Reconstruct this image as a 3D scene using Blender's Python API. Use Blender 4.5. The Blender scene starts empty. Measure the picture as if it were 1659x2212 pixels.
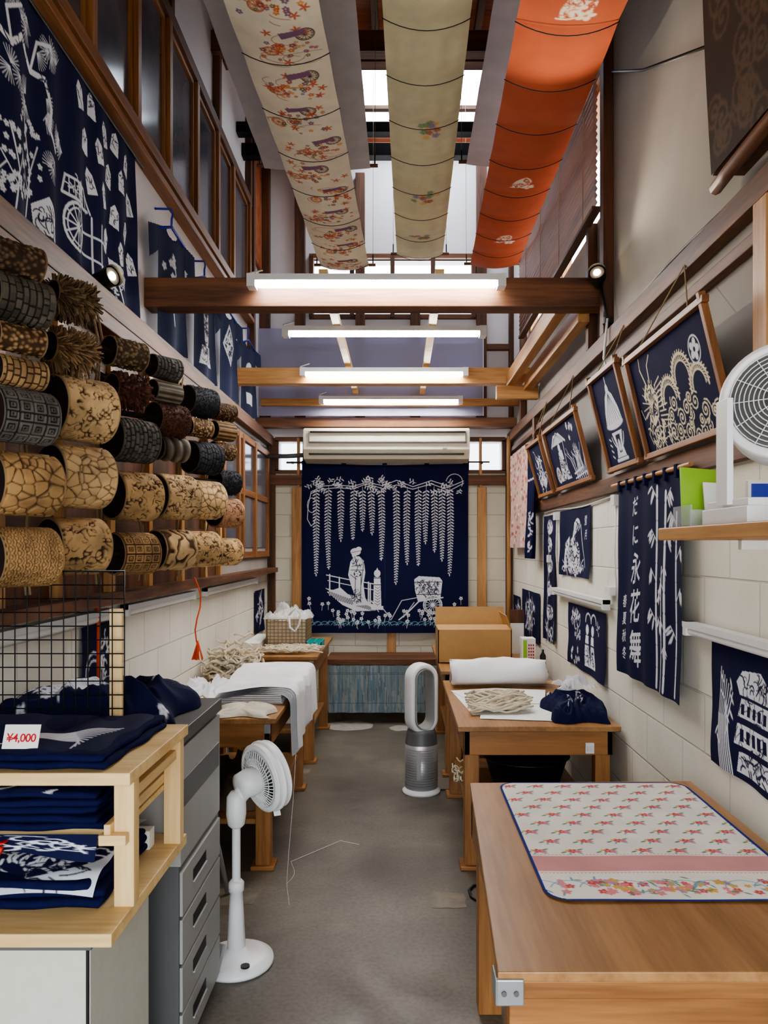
import bpy, math, random
import numpy as np
from mathutils import Vector, Matrix, noise
random.seed(7); rng=np.random.default_rng(7)
F=1650.;CZ=1.5;VX=862.;VY=1183.
XL=-1.20; XR=1.04; XLU=-1.27; D=7.0; ZC=5.2; YN=-1.6
sc=bpy.context.scene
def P(px,py,d): return ((px-VX)*d/F, d, CZ-(py-VY)*d/F)
def lin(c):
    c=c/255.; return c/12.92 if c<=.04045 else ((c+.055)/1.055)**2.4
def C(r,g,b): return (lin(r),lin(g),lin(b))
# ---------------------------------------------------------------- materials
def newmat(name):
    m=bpy.data.materials.new(name); m.use_nodes=True
    n=m.node_tree.nodes; l=m.node_tree.links
    return m,n,l,n['Principled BSDF']
def coords(n,l,scale=(1,1,1)):
    tc=n.new('ShaderNodeTexCoord'); mp=n.new('ShaderNodeMapping'); mp.inputs['Scale'].default_value=scale
    l.new(tc.outputs['Object'],mp.inputs['Vector']); return mp.outputs['Vector']
def ramp(n,l,fac,c1,c2,p1=.3,p2=.7):
    r=n.new('ShaderNodeValToRGB'); l.new(fac,r.inputs['Fac'])
    r.color_ramp.elements[0].color=(*c1,1); r.color_ramp.elements[1].color=(*c2,1)
    r.color_ramp.elements[0].position=p1; r.color_ramp.elements[1].position=p2
    return r.outputs['Color']
def bumpn(n,l,fac,b,strength,dist=.01):
    bp=n.new('ShaderNodeBump'); bp.inputs['Strength'].default_value=strength; bp.inputs['Distance'].default_value=dist
    l.new(fac,bp.inputs['Height']); l.new(bp.outputs['Normal'],b.inputs['Normal'])
def noisen(n,l,vec,scale,detail=4):
    t=n.new('ShaderNodeTexNoise'); t.inputs['Scale'].default_value=scale; t.inputs['Detail'].default_value=detail
    l.new(vec,t.inputs['Vector']); return t.outputs['Fac']
def basic(name,col,rough=.5,metal=0.,var=.12,ns=12,bump=0.,trans=0,emit=0,spec=.5):
    m,n,l,b=newmat(name)
    v=coords(n,l); f=noisen(n,l,v,ns)
    c1=tuple(x*(1-var) for x in col); c2=tuple(min(1,x*(1+var)) for x in col)
    l.new(ramp(n,l,f,c1,c2),b.inputs['Base Color'])
    b.inputs['Roughness'].default_value=rough; b.inputs['Metallic'].default_value=metal
    b.inputs['Specular IOR Level'].default_value=spec
    if bump: bumpn(n,l,noisen(n,l,v,ns*8),b,bump,.004)
    if emit:
        b.inputs['Emission Color'].default_value=(*col,1); b.inputs['Emission Strength'].default_value=emit
    return m
def wood(name,c1,c2,axis='x',rough=.5,s=14):
    m,n,l,b=newmat(name)
    sc_={'x':(.07,1,1),'y':(1,.07,1),'z':(1,1,.07)}[axis]
    v=coords(n,l,sc_); f=noisen(n,l,v,s,6)
    w=n.new('ShaderNodeTexNoise'); w.inputs['Scale'].default_value=s*6; w.inputs['Detail'].default_value=3; l.new(v,w.inputs['Vector'])
    mx=n.new('ShaderNodeMath'); mx.operation='MULTIPLY_ADD'; mx.inputs[1].default_value=.35; 
    l.new(w.outputs['Fac'],mx.inputs[0]); 
    m2=n.new('ShaderNodeMath'); m2.operation='MULTIPLY'; m2.inputs[1].default_value=.65; l.new(f,m2.inputs[0]); l.new(m2.outputs[0],mx.inputs[2])
    l.new(ramp(n,l,mx.outputs[0],c1,c2,.36,.62),b.inputs['Base Color'])
    b.inputs['Roughness'].default_value=rough
    bumpn(n,l,mx.outputs[0],b,.25,.003)
    return m
def block(name,horiz,col=(238,235,222)):
    m,n,l,b=newmat(name)
    tc=n.new('ShaderNodeTexCoord'); sp=n.new('ShaderNodeSeparateXYZ'); cb=n.new('ShaderNodeCombineXYZ')
    l.new(tc.outputs['Object'],sp.inputs[0]); l.new(sp.outputs[horiz],cb.inputs['X']); l.new(sp.outputs['Z'],cb.inputs['Y'])
    br=n.new('ShaderNodeTexBrick'); l.new(cb.outputs[0],br.inputs['Vector'])
    br.inputs['Scale'].default_value=1; br.inputs['Brick Width'].default_value=.4; br.inputs['Row Height'].default_value=.2
    br.inputs['Mortar Size'].default_value=.005; br.inputs['Mortar Smooth'].default_value=.6
    c=C(*col); br.inputs['Color1'].default_value=(*c,1); br.inputs['Color2'].default_value=(*[x*.95 for x in c],1)
    br.inputs['Mortar'].default_value=(*[x*.80 for x in c],1)
    f=noisen(n,l,tc.outputs['Object'],3,5)
    mx=n.new('ShaderNodeMix'); mx.data_type='RGBA'; mx.blend_type='MULTIPLY'; mx.inputs[0].default_value=.4
    l.new(br.outputs['Color'],mx.inputs[6]); l.new(ramp(n,l,f,(.76,.75,.71),(1,1,1),.3,.6),mx.inputs[7])
    l.new(mx.outputs[2],b.inputs['Base Color']); b.inputs['Roughness'].default_value=.6
    f2=noisen(n,l,tc.outputs['Object'],60,4)
    ad=n.new('ShaderNodeMath'); ad.operation='MULTIPLY_ADD'; l.new(f2,ad.inputs[0]); ad.inputs[1].default_value=.25
    iv=n.new('ShaderNodeMath'); iv.operation='SUBTRACT'; iv.inputs[0].default_value=1; l.new(br.outputs['Fac'],iv.inputs[1])
    l.new(iv.outputs[0],ad.inputs[2]); bumpn(n,l,ad.outputs[0],b,.6,.008)
    return m
def attrmat(name,rough=.85,bump=.2,bs=400,sheen=.0,spec=.2):
    m,n,l,b=newmat(name)
    a=n.new('ShaderNodeAttribute'); a.attribute_name='dye'
    v=coords(n,l); f=noisen(n,l,v,9,3)
    mx=n.new('ShaderNodeMix'); mx.data_type='RGBA'; mx.blend_type='MULTIPLY'; mx.inputs[0].default_value=1
    l.new(a.outputs['Color'],mx.inputs[6]); l.new(ramp(n,l,f,(.86,.86,.86),(1,1,1)),mx.inputs[7])
    l.new(mx.outputs[2],b.inputs['Base Color']); b.inputs['Roughness'].default_value=rough
    b.inputs['Specular IOR Level'].default_value=spec
    if bump: bumpn(n,l,noisen(n,l,v,bs,2),b,bump,.002)
    return m
M={}
M['cloth']=attrmat('dyed_cloth'); M['relief']=attrmat('carved_wood_relief',.7,.3,200,spec=.3)
M['white']=basic('white_plastic',C(236,236,236),.35,var=.02)
M['blockx']=block('painted_block_side','Y'); M['blockb']=block('painted_block_back','X',(228,224,206))
M['plaster']=basic('grey_plaster',C(158,153,147),.85,var=.12,ns=2,bump=.15)
M['plasterw']=basic('white_plaster',C(234,231,233),.8,var=.04,ns=2,bump=.1)
M['wx']=wood('pine_x',C(156,108,60),C(202,154,98),'x'); M['wy']=wood('pine_y',C(154,104,56),C(198,148,92),'y'); M['wz']=wood('pine_z',C(156,108,60),C(206,158,102),'z')
M['tx']=wood('table_wood_x',C(128,82,42),C(172,118,66),'x',.4); M['ty']=wood('table_wood_y',C(140,98,56),C(174,128,80),'y',.38); M['tz']=wood('table_wood_z',C(132,86,44),C(178,126,72),'z',.45)
M['dx']=wood('old_timber_x',C(72,44,28),C(128,84,54),'x',.6); M['dy']=wood('old_timber_y',C(64,40,26),C(118,78,52),'y',.6); M['dz']=wood('old_timber_z',C(58,34,22),C(110,68,42),'z',.6)
M['fx']=wood('frame_x',C(112,68,36),C(158,106,60),'z',.5); M['fy']=wood('frame_y',C(108,66,36),C(156,104,60),'y',.5)
M['px']=wood('pale_pine_x',C(212,174,114),C(238,208,152),'x'); M['py']=wood('pale_pine_y',C(210,172,112),C(236,204,148),'y'); M['pz']=wood('pale_pine_z',C(210,172,112),C(238,206,152),'z')
M['roof']=wood('roof_boards',C(132,66,34),C(186,104,56),'x',.6,10); M['slat']=wood('blind_slat',C(112,68,48),C(150,98,72),'y',.5,10)
M['black']=basic('black_metal',C(22,22,24),.4,.6); M['blackp']=basic('black_plastic',C(22,22,24),.5)
M['grey']=basic('grey_plastic',C(160,160,158),.45,var=.03); M['dgrey']=basic('dark_grey_plastic',C(92,92,92),.45,var=.04)
M['cab']=basic('cream_steel',C(205,203,190),.4,var=.04,ns=30); M['silver']=basic('silver',C(165,165,167),.35,.55,var=.03)
M['navy']=basic('navy_cloth',C(20,24,64),.9,bump=.3,ns=30,spec=.1); M['whitec']=basic('white_cloth',C(240,240,242),.9,var=.03,spec=.1)
M['beige']=basic('beige_cord',C(212,200,175),.9,var=.12,ns=40); M['card']=basic('cardboard',C(184,146,96),.8,var=.05,ns=20)
M['hole']=basic('dark_hollow',C(42,27,22),.85,var=.25); M['rope']=basic('rope',C(150,130,100),.9)
M['teal']=basic('teal_plastic',C(50,178,176),.4,var=.03); M['red']=basic('red_ribbon',C(210,30,22),.6); M['orange']=basic('orange_thread',C(210,80,40),.8)
M['blue']=basic('blue_hanger',C(24,44,160),.4); M['green']=basic('green_paper',C(150,200,60),.5,var=.05); M['paper']=basic('paper',C(238,238,234),.7,var=.03)
M['lit']=basic('tube_light_diffuser',(1,.99,.965),.5,var=0,emit=48); M['bulb']=basic('spot_bulb',(1,.8,.45),.5,var=0,emit=40)
M['fixt']=basic('fixture_white',C(225,228,228),.4,var=.02)
M['redink']=basic('red_ink',C(190,20,30),.6,var=0)
M['acbody']=basic('aircon_cream',C(216,210,188),.4,var=.03)
M['stain']=basic('old_iron_stain',C(124,116,102),.6,var=.2,ns=20)
def glass(name,col,rough,mixf,glossy=.0):
    m,n,l,b=newmat(name); o=n['Material Output']
    tr=n.new('ShaderNodeBsdfTransparent'); tr.inputs['Color'].default_value=(*col,1)
    mx=n.new('ShaderNodeMixShader'); mx.inputs[0].default_value=mixf
    b.inputs['Base Color'].default_value=(*col,1); b.inputs['Roughness'].default_value=rough
    l.new(tr.outputs[0],mx.inputs[1]); l.new(b.outputs[0],mx.inputs[2]); l.new(mx.outputs[0],o.inputs['Surface'])
    return m
M['poly']=glass('milky_plastic_sheet',C(215,215,236),.10,.38); M['acryl']=glass('clear_acrylic',(.9,.92,.95),.1,.25); M['bag']=glass('polythene_bag',(.93,.94,.96),.25,.4)
M['dglass']=basic('dark_frosted_glass',C(92,94,104),.15,var=.35,ns=3)
def floor_mat():
    m,n,l,b=newmat('worn_concrete')
    v=coords(n,l); f=noisen(n,l,v,1.2,9); c=ramp(n,l,f,C(92,86,78),C(124,117,106),.34,.66)
    f2=noisen(n,l,v,60,5); mx=n.new('ShaderNodeMix'); mx.data_type='RGBA'; mx.blend_type='MULTIPLY'; mx.inputs[0].default_value=.7
    l.new(c,mx.inputs[6]); l.new(ramp(n,l,f2,(.65,.63,.6),(1.,1.,1.),.3,.6),mx.inputs[7])
    f3=noisen(n,l,v,5,7); mx2=n.new('ShaderNodeMix'); mx2.data_type='RGBA'; mx2.blend_type='MULTIPLY'; mx2.inputs[0].default_value=.45
    l.new(mx.outputs[2],mx2.inputs[6]); l.new(ramp(n,l,f3,(.74,.72,.69),(1.05,1.04,1.),.36,.64),mx2.inputs[7]); l.new(mx2.outputs[2],b.inputs['Base Color'])
    w=n.new('ShaderNodeTexNoise'); w.inputs['Scale'].default_value=1.6; w.inputs['Detail'].default_value=2; w.inputs['Distortion'].default_value=1.6
    l.new(v,w.inputs['Vector'])
    l.new(ramp(n,l,w.outputs['Fac'],(.36,)*3,(.6,)*3),b.inputs['Roughness'])
    bumpn(n,l,w.outputs['Fac'],b,.25,.02)
    return m
M['floor']=floor_mat()
M['patch']=basic('cement_patch',C(166,161,152),.6,var=.2,ns=14,bump=.4)
# ---------------------------------------------------------------- mesh builder
class MB:
    def __init__(s): s.v=[];s.f=[];s.m=[];s.mats=[];s.sm=[];s.M=None
    def add(s,vs,fs,mat,smooth=False):
        o=len(s.v)
        if s.M is not None: vs=[tuple(s.M@Vector(v)) for v in vs]
        mt=M[mat]
        if mt not in s.mats: s.mats.append(mt)
        k=s.mats.index(mt)
        s.v+= [tuple(v) for v in vs]
        for f in fs: s.f.append(tuple(i+o for i in f)); s.m.append(k); s.sm.append(smooth)
        return s
    def box(s,x0,x1,y0,y1,z0,z1,mat):
        vs=[(x,y,z) for z in (z0,z1) for y in (y0,y1) for x in (x0,x1)]
        return s.add(vs,[(0,2,3,1),(4,5,7,6),(0,1,5,4),(2,6,7,3),(0,4,6,2),(1,3,7,5)],mat)
    def beam(s,p0,p1,w,h,mat):
        p0=Vector(p0);p1=Vector(p1);d=(p1-p0).normalized()
        up=Vector((0,0,1)) if abs(d.z)<.95 else Vector((0,1,0))
        a=d.cross(up).normalized()*w/2; b=a.cross(d).normalized()*h/2
        vs=[p+q for p in (p0,p1) for q in (-a-b,a-b,a+b,-a+b)]
        return s.add(vs,[(0,1,2,3),(7,6,5,4),(0,4,5,1),(1,5,6,2),(2,6,7,3),(3,7,4,0)],mat)
    def cyl(s,p0,p1,r0,r1,mat,n=16,caps=True,smooth=True):
        p0=Vector(p0);p1=Vector(p1);d=(p1-p0).normalized()
        up=Vector((0,0,1)) if abs(d.z)<.95 else Vector((0,1,0))
        a=d.cross(up).normalized(); b=a.cross(d)
        vs=[];
        for p,r in((p0,r0),(p1,r1)):
            for i in range(n):
                t=2*math.pi*i/n; vs.append(p+a*math.cos(t)*r+b*math.sin(t)*r)
        s.add(vs,[(i,(i+1)%n,n+(i+1)%n,n+i) for i in range(n)],mat,smooth)
        if caps:
            s.add(vs,[tuple(range(n))[::-1],tuple(range(n,2*n))],mat)
        return s
    def tube(s,pts,r,mat,n=6,closed=False):
        pts=[Vector(p) for p in pts]; k=len(pts); vs=[]
        ref=None
        for i,p in enumerate(pts):
            if closed: t=(pts[(i+1)%k]-pts[i-1])
            else: t=(pts[min(i+1,k-1)]-pts[max(i-1,0)])
            if t.length<1e-9: t=Vector((0,0,1))
            t.normalize()
            if ref is None:
                ref=Vector((0,0,1)) if abs(t.z)<.9 else Vector((1,0,0))
            a=(ref-t*ref.dot(t))
            if a.length<1e-6: a=t.orthogonal()
            a.normalize(); b=t.cross(a); ref=a
            rr=r[i] if isinstance(r,(list,tuple)) else r
            for j in range(n):
                q=2*math.pi*j/n; vs.append(p+a*math.cos(q)*rr+b*math.sin(q)*rr)
        fs=[]
        for i in range(k if closed else k-1):
            i2=(i+1)%k
            for j in range(n): fs.append((i*n+j,i*n+(j+1)%n,i2*n+(j+1)%n,i2*n+j))
        if not closed: fs+= [tuple(range(n))[::-1],tuple(range((k-1)*n,k*n))]
        return s.add(vs,fs,mat,True)
    def lathe(s,prof,c,mat,n=32,smooth=True):
        vs=[];k=len(prof)
        for r,z in prof:
            for i in range(n):
                t=2*math.pi*i/n; vs.append((c[0]+r*math.cos(t),c[1]+r*math.sin(t),z+(c[2] if len(c)>2 else 0)))
        fs=[(j*n+i,j*n+(i+1)%n,(j+1)*n+(i+1)%n,(j+1)*n+i) for j in range(k-1) for i in range(n)]
        fs+=[tuple(range(n))[::-1],tuple(range((k-1)*n,k*n))]
        return s.add(vs,fs,mat,smooth)
    def build(s,name,bevel=0,parent=None):
        me=bpy.data.meshes.new(name); me.from_pydata(s.v,[],s.f)
        for m in s.mats: me.materials.append(m)
        me.polygons.foreach_set('material_index',s.m); me.polygons.foreach_set('use_smooth',s.sm); me.update()
        o=bpy.data.objects.new(name,me); sc.collection.objects.link(o)
        if bevel:
            b=o.modifiers.new('bevel','BEVEL'); b.width=bevel; b.segments=2; b.limit_method='ANGLE'; b.angle_limit=.7
        return o
def group(name,objs):
    e=bpy.data.objects.new(name,None); sc.collection.objects.link(e)
    o0=objs[0]
    if o0.type=='MESH' and len(o0.data.vertices):
        co=np.empty(len(o0.data.vertices)*3); o0.data.vertices.foreach_get('co',co); co=co.reshape(-1,3); c=Vector((co.min(0)+co.max(0))/2)
    else: c=Vector(o0.location)
    e.location=c; e.empty_display_size=.1
    for o in objs:
        o.parent=e; o.matrix_parent_inverse=Matrix.Translation(-c)
    return e
# ---------------------------------------------------------------- dye raster -> per-vertex cloth colour
NAVY=np.array(C(20,24,64)); INK=np.array(C(226,229,237))
class Ras:
    def __init__(s,w,h,st,bg=NAVY):
        s.w,s.h,s.st=w,h,st; s.nx=int(round(w/st))+1; s.ny=int(round(h/st))+1
        s.X,s.Y=np.meshgrid(np.linspace(0,w,s.nx),np.linspace(0,h,s.ny))
        s.a=np.zeros((s.ny,s.nx,3)); s.a[:]=bg; s.k=None
    def sl(s,x0,x1,y0,y1):
        i0=max(0,int((x0)/s.st)-2);i1=min(s.nx,int(x1/s.st)+3);j0=max(0,int(y0/s.st)-2);j1=min(s.ny,int(y1/s.st)+3)
        if i1<=i0 or j1<=j0: return None
        return (slice(j0,j1),slice(i0,i1))
    def mix(s,q,cov,col):
        cov=np.clip(cov,0,1)[...,None]; s.a[q]=s.a[q]*(1-cov)+np.array(col)*cov
    def line(s,pts,w=1.,col=INK,w2=None):
        n=len(pts)-1
        for i in range(n):
            (x0,y0),(x1,y1)=pts[i],pts[i+1]
            wi=w if w2 is None else w+(w2-w)*i/max(1,n)
            q=s.sl(min(x0,x1)-wi,max(x0,x1)+wi,min(y0,y1)-wi,max(y0,y1)+wi)
            if q is None: continue
            X=s.X[q];Y=s.Y[q];dx=x1-x0;dy=y1-y0;L=dx*dx+dy*dy+1e-9
            t=np.clip(((X-x0)*dx+(Y-y0)*dy)/L,0,1)
            dd=np.hypot(X-x0-t*dx,Y-y0-t*dy); s.mix(q,.5+(wi/2-dd)/s.st,col)
    def ell(s,cx,cy,rx,ry,col=INK,ang=0.):
        R=max(rx,ry); q=s.sl(cx-R,cx+R,cy-R,cy+R)
        if q is None: return
        X=s.X[q]-cx;Y=s.Y[q]-cy;c=math.cos(ang);n=math.sin(ang)
        u=(X*c+Y*n)/rx;v=(-X*n+Y*c)/ry; r=np.hypot(u,v)
        s.mix(q,.5+(1-r)*min(rx,ry)/s.st,col)
    def poly(s,pts,col=INK):
        xs=[p[0] for p in pts];ys=[p[1] for p in pts]
        q=s.sl(min(xs),max(xs),min(ys),max(ys))
        if q is None: return
        X=s.X[q];Y=s.Y[q];ins=np.zeros(X.shape,bool);n=len(pts)
        for i in range(n):
            x0,y0=pts[i];x1,y1=pts[(i+1)%n]
            if y0==y1: continue
            c=((y0>Y)!=(y1>Y))&(X<(x1-x0)*(Y-y0)/(y1-y0)+x0); ins^=c
        s.mix(q,ins.astype(float),col)
    def arc(s,cx,cy,r,a0=0,a1=6.2832,w=1.,col=INK,n=16,ry=None):
        ry=ry or r
        s.line([(cx+r*math.cos(a0+(a1-a0)*i/n),cy+ry*math.sin(a0+(a1-a0)*i/n)) for i in range(n+1)],w,col)
    def text(s,t,cx,cy,size,col=INK,sx=1.,bold=0.,sh=0.):
        cu=bpy.data.curves.new('t','FONT'); cu.body=t; cu.size=1; cu.align_x='CENTER'; cu.align_y='CENTER'; cu.offset=bold; cu.shear=sh
        ob=bpy.data.objects.new('t',cu); sc.collection.objects.link(ob)
        dg=bpy.context.evaluated_depsgraph_get(); me=ob.evaluated_get(dg).to_mesh(); me.calc_loop_triangles()
        vs=[(v.co.x,v.co.y) for v in me.vertices]
        mx=(max(v[0] for v in vs)+min(v[0] for v in vs))/2; my=(max(v[1] for v in vs)+min(v[1] for v in vs))/2
        vs=[(cx+(x-mx)*size*sx+(y-my)*size*.06,cy-(y-my)*size-(x-mx)*size*.10) for x,y in vs]
        for tr in me.loop_triangles: s.poly([vs[i] for i in tr.vertices],col)
        bpy.data.objects.remove(ob)
    # motifs
    def flower(s,cx,cy,r,col=INK,cc=None,n=5):
        a0=random.random()*6
        for i in range(n):
            a=a0+6.2832*i/n; s.ell(cx+r*.55*math.cos(a),cy+r*.55*math.sin(a),r*.42,r*.33,col,a)
        if cc is not None: s.ell(cx,cy,r*.22,r*.22,cc)
    def leaf(s,x,y,L,w,a,col=INK): s.ell(x+math.cos(a)*L/2,y+math.sin(a)*L/2,L/2,w/2,col,a)
    def wheel(s,cx,cy,r,w=1.,col=INK,n=10):
        s.arc(cx,cy,r,w=w*1.3,col=col,n=24); s.arc(cx,cy,r*.78,w=w*.7,col=col,n=20); s.ell(cx,cy,r*.2,r*.2,col)
        for i in range(n):
            a=6.2832*i/n; s.line([(cx,cy),(cx+r*math.cos(a),cy+r*math.sin(a))],w*.7,col)
    def scrib(s,cx,cy,rx,ry,n,w,col=INK,L=None):
        L=L or rx*.5
        for _ in range(n):
            a=random.random()*6.28;r=math.sqrt(random.random()); x=cx+rx*r*math.cos(a);y=cy+ry*r*math.sin(a)
            b=random.random()*6.28;k=random.uniform(-.9,.9);pts=[(x,y)]
            for _ in range(4):
                x+=L/4*math.cos(b);y+=L/4*math.sin(b);b+=k;pts.append((x,y))
            s.line(pts,w*random.uniform(.6,1.3),col)
    def grass(s,x,y,h,n,w):
        for i in range(n):
            b=random.uniform(-.9,.9); s.line([(x,y),(x+b*h*.4,y-h*.6),(x+b*h*.9,y-h*random.uniform(.7,1))],w,INK,w*.4)
    def swirl(s,cx,cy,r,w,col=INK,turn=2.2,sg=1,a0=0):
        n=int(turn*10); s.line([(cx+r*(i/n)*math.cos(a0+sg*6.283*turn*i/n),cy+r*(i/n)*math.sin(a0+sg*6.283*turn*i/n)) for i in range(n+1)],w,col)
    def bamboo(s,x,y0,y1,w,lean=0.,ll=1.):
        y=y1;h=(y1-y0);k=0
        while y>y0:
            st=h/9*random.uniform(.8,1.1); x2=x+lean*st
            s.line([(x,y-.35*w),(x2,max(y0,y-st+w*.45))],w)
            if k>1 and k%2==0:
                sg=random.choice((-1,1))
                bx,by=x2+sg*5.5*ll,y-st-5*ll; s.line([(x2,y-st),(bx,by)],.45)
                for j in range(4):
                    a=random.uniform(.5,1.4) if sg>0 else random.uniform(1.7,2.7)
                    t=.4+.6*random.random(); s.leaf(x2+(bx-x2)*t,y-st+(by-y+st)*t,random.uniform(4,6.5)*ll,1.3*ll,a)
            x=x2;y-=st;k+=1
def sheet(name,ras,fn,mat='cloth'):
    """cloth surface; fn maps (s,t) in 0..1 (t=0 top) to x,y,z arrays"""
    ny,nx=ras.ny,ras.nx
    S,T=np.meshgrid(np.linspace(0,1,nx),np.linspace(0,1,ny))
    x,y,z=fn(S,T); co=np.stack([x+0*S,y+0*S,z+0*S],-1).reshape(-1,3).astype(np.float32)
    idx=np.arange(nx*ny).reshape(ny,nx)
    q=np.stack([idx[:-1,:-1],idx[1:,:-1],idx[1:,1:],idx[:-1,1:]],-1)
    if ras.k is not None:
        kk=ras.k; ok=kk[:-1,:-1]&kk[1:,:-1]&kk[1:,1:]&kk[:-1,1:]; q=q[ok]
    q=q.reshape(-1,4)
    col=ras.a.reshape(-1,3)
    if ras.k is not None:
        used=np.unique(q); rm=-np.ones(nx*ny,int); rm[used]=np.arange(len(used)); q=rm[q]; co=co[used]; col=col[used]
    me=bpy.data.meshes.new(name); me.from_pydata(co.tolist(),[],q.tolist()); me.materials.append(M[mat])
    me.polygons.foreach_set('use_smooth',[True]*len(me.polygons))
    at=me.color_attributes.new('dye','FLOAT_COLOR','POINT')
    at.data.foreach_set('color',np.concatenate([col,np.ones((len(col),1))],1).astype(np.float32).ravel())
    o=bpy.data.objects.new(name,me); sc.collection.objects.link(o); return o
def plain(w,h,st,col): return Ras(w,h,st,np.array(col))
def hang(name,side,u0,u1,zt,zb,ras,fold=.008,nf=5,pos=None,slant=0.,ph=0.):
    """hanging cloth on wall. side L/R/B ; u0->left edge as seen"""
    def fn(S,T):
        U=u0+(u1-u0)*S; off=.004+fold*(1+np.sin(S*nf*6.283+ph+1.2*np.sin(T*2.)))*(.35+.65*T)+.004*np.sin(T*9+S*5)*T
        Z=zt+(zb-zt)*T+slant*(S-.5)*T
        if side=='L': return (pos if pos is not None else XL)+.004+off,U,Z
        if side=='R': return (pos if pos is not None else XR)-.004-off,U,Z
        return U,(pos if pos is not None else D)-.004-off,Z
    return sheet(name,ras,fn)
# ================================================================ ROOM
b=MB(); b.box(-3,3,YN-1,D+.2,-.1,0,'floor'); b.build('floor')
b=MB(); b.box(XL-.2,XL,YN,D,0,1.3,'blockx'); b.box(XL-.2,XL,YN,5.0,1.3,2.5,'dz'); b.box(XL-.2,XL,5.0,D,1.3,2.5,'plaster'); b.build('wall_left')
b=MB(); b.box(XL-.3,XLU,YN,D,2.5,ZC,'plasterw'); b.build('wall_left_upper')
b=MB()
b.box(XR,XR+.2,YN,D,0,1.8,'blockx'); b.box(XR,XR+.2,YN,D,1.8,3.2,'plaster')
b.box(XR,XR+.2,YN,3.75,3.2,ZC,'plaster'); b.box(XR,XR+.2,6.2,D,3.2,ZC,'plasterw'); b.box(XR,XR+.2,3.75,6.2,3.95,ZC,'plaster'); b.build('wall_right')
b=MB(); W0,W1=XL-.3,XR+.2
b.box(W0,W1,D,D+.15,0,2.21,'blockb')
for a,c in((W0,-1.10),(-.88,.64),(.94,W1)): b.box(a,c,D,D+.15,2.21,2.47,'plasterw')
b.box(W0,W1,D,D+.15,2.47,3.63,'plasterw')
for a,c in((W0,-.79),(.67,W1)): b.box(a,c,D,D+.15,3.63,4.14,'plasterw')
b.box(W0,W1,D,D+.15,4.14,ZC,'plasterw'); b.build('wall_back')
b=MB(); b.box(W0,W1,YN-.15,YN,2.5,ZC,'plaster'); b.build('added_wall_front')  # unseen wall above the shop opening, added to cut daylight on upper parts
b=MB()
b.box(W0,W1,YN,5.75,ZC,ZC+.1,'roof'); b.box(W0,W1,6.9,D+.15,ZC,ZC+.1,'roof'); b.box(W0,-.30,5.75,6.9,ZC,ZC+.1,'roof'); b.box(.80,W1,5.75,6.9,ZC,ZC+.1,'roof'); b.build('ceiling')
b=MB()
for x in(-.34,.22,.80): b.box(x,x+.04,5.7,6.9,ZC-.05,ZC-.001,'dy')
for y in(5.7,6.3,6.88): b.box(-.34,.84,y,y+.05,ZC-.08,ZC-.05,'dx')
b.build('window_1')
b=MB()
for y,z,h in((5.15,4.85,.14),(5.95,4.74,.08),(6.15,4.66,.10)): b.box(XLU+.001,XR-.051,y,y+.09,z,z+h,'black' if y>5.5 else 'dx')
for x in np.arange(-1.15,1.0,.24): b.box(x,x+.045,1.0,5.68,ZC-.09,ZC-.001,'dy')
for x in(-.55,-.9): b.box(x,x+.07,5.7,D-.1,ZC-.14,ZC-.03,'dy')
for y in(2.5,3.6,4.6,5.5): b.box(XLU+.001,XR-.051,y,y+.1,ZC-.2,ZC-.09,'dx')
b.build('roof_timbers')
b=MB()
for px,w,z0,z1 in((648,.09,2.65,ZC),(778,.085,2.65,4.9),(897,.09,2.65,3.9),(1040,.09,2.65,5.0),(572,.09,2.65,ZC),(1108,.07,2.65,4.2)):
    x=(px-VX)/F*(D-.05); b.box(x-w/2,x+w/2,D-.08,D-.001,z0,z1,'dz')
b.box(XLU+.001,XR-.001,D-.07,D-.002,3.30,3.35,'dx')
b.build('trim_1',.003)
b=MB()
for x0,x1 in((-.82,.70),): 
    b.box(x0,x1,D-.04,D+.03,4.14,4.18,'dx'); b.box(x0,x1,D-.04,D+.03,3.59,3.63,'dx'); b.box(x0,x1,D-.03,D+.02,3.84,3.90,'dx')
    for i in range(5):
        x=x0+(x1-x0-.04)*i/4; b.box(x,x+.04,D-.05,D+.03,3.6,4.16,'dz')
b.build('window_2')
for k,(x0,x1) in enumerate(((-1.10,-.88),(.64,.94))):
    b=MB()
    b.box(x0-.03,x1+.03,D-.03,D+.02,2.47,2.51,'dx'); b.box(x0-.03,x1+.03,D-.03,D+.02,2.18,2.21,'dx')
    for x in (x0-.03,x1): b.box(x,x+.03,D-.03,D+.02,2.2,2.48,'dz')
    b.box(x0,x1,D,D+.004,2.21,2.47,'acryl')
    b.build('window_3' if k==0 else 'window_7')
b=MB()
for x0,x1,z0,z1,m in((-.975,-.885,.0,2.05,'wz'),(.715,.795,.0,2.05,'wz'),(-.11,-.03,0,.75,'wz'),(-1.19,-1.13,0,2.5,'dz'),(.975,1.03,0,2.5,'dz'),(-.93,-.905,2.05,2.5,'wz'),(.73,.755,2.05,2.5,'wz')):
    b.box(x0,x1,D-.05,D-.001,z0,z1,m)
b.box(XL+.001,XR-.001,D-.06,D-.001,2.07,2.16,'dx')
b.build('trim_2',.003)
b=MB(); b.box(XLU+.001,XL+.05,YN,D,2.43,2.52,'dy'); b.box(XL,XL+.06,YN,5.0,2.36,2.42,'dy'); b.build('trim_3',.004)
b=MB(); b.box(XR-.05,XR-.001,YN,D,2.46,2.54,'dy'); b.box(XR-.03,XR-.001,YN,D,1.76,1.84,'dy'); b.box(XR-.035,XR-.001,YN,D,2.36,2.40,'dy'); b.build('trim_4',.004)
b=MB()
for y,w in((3.70,.07),(6.22,.07)): b.box(XR-.05,XR-.001,y,y+w,2.54,ZC,'dz')
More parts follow.
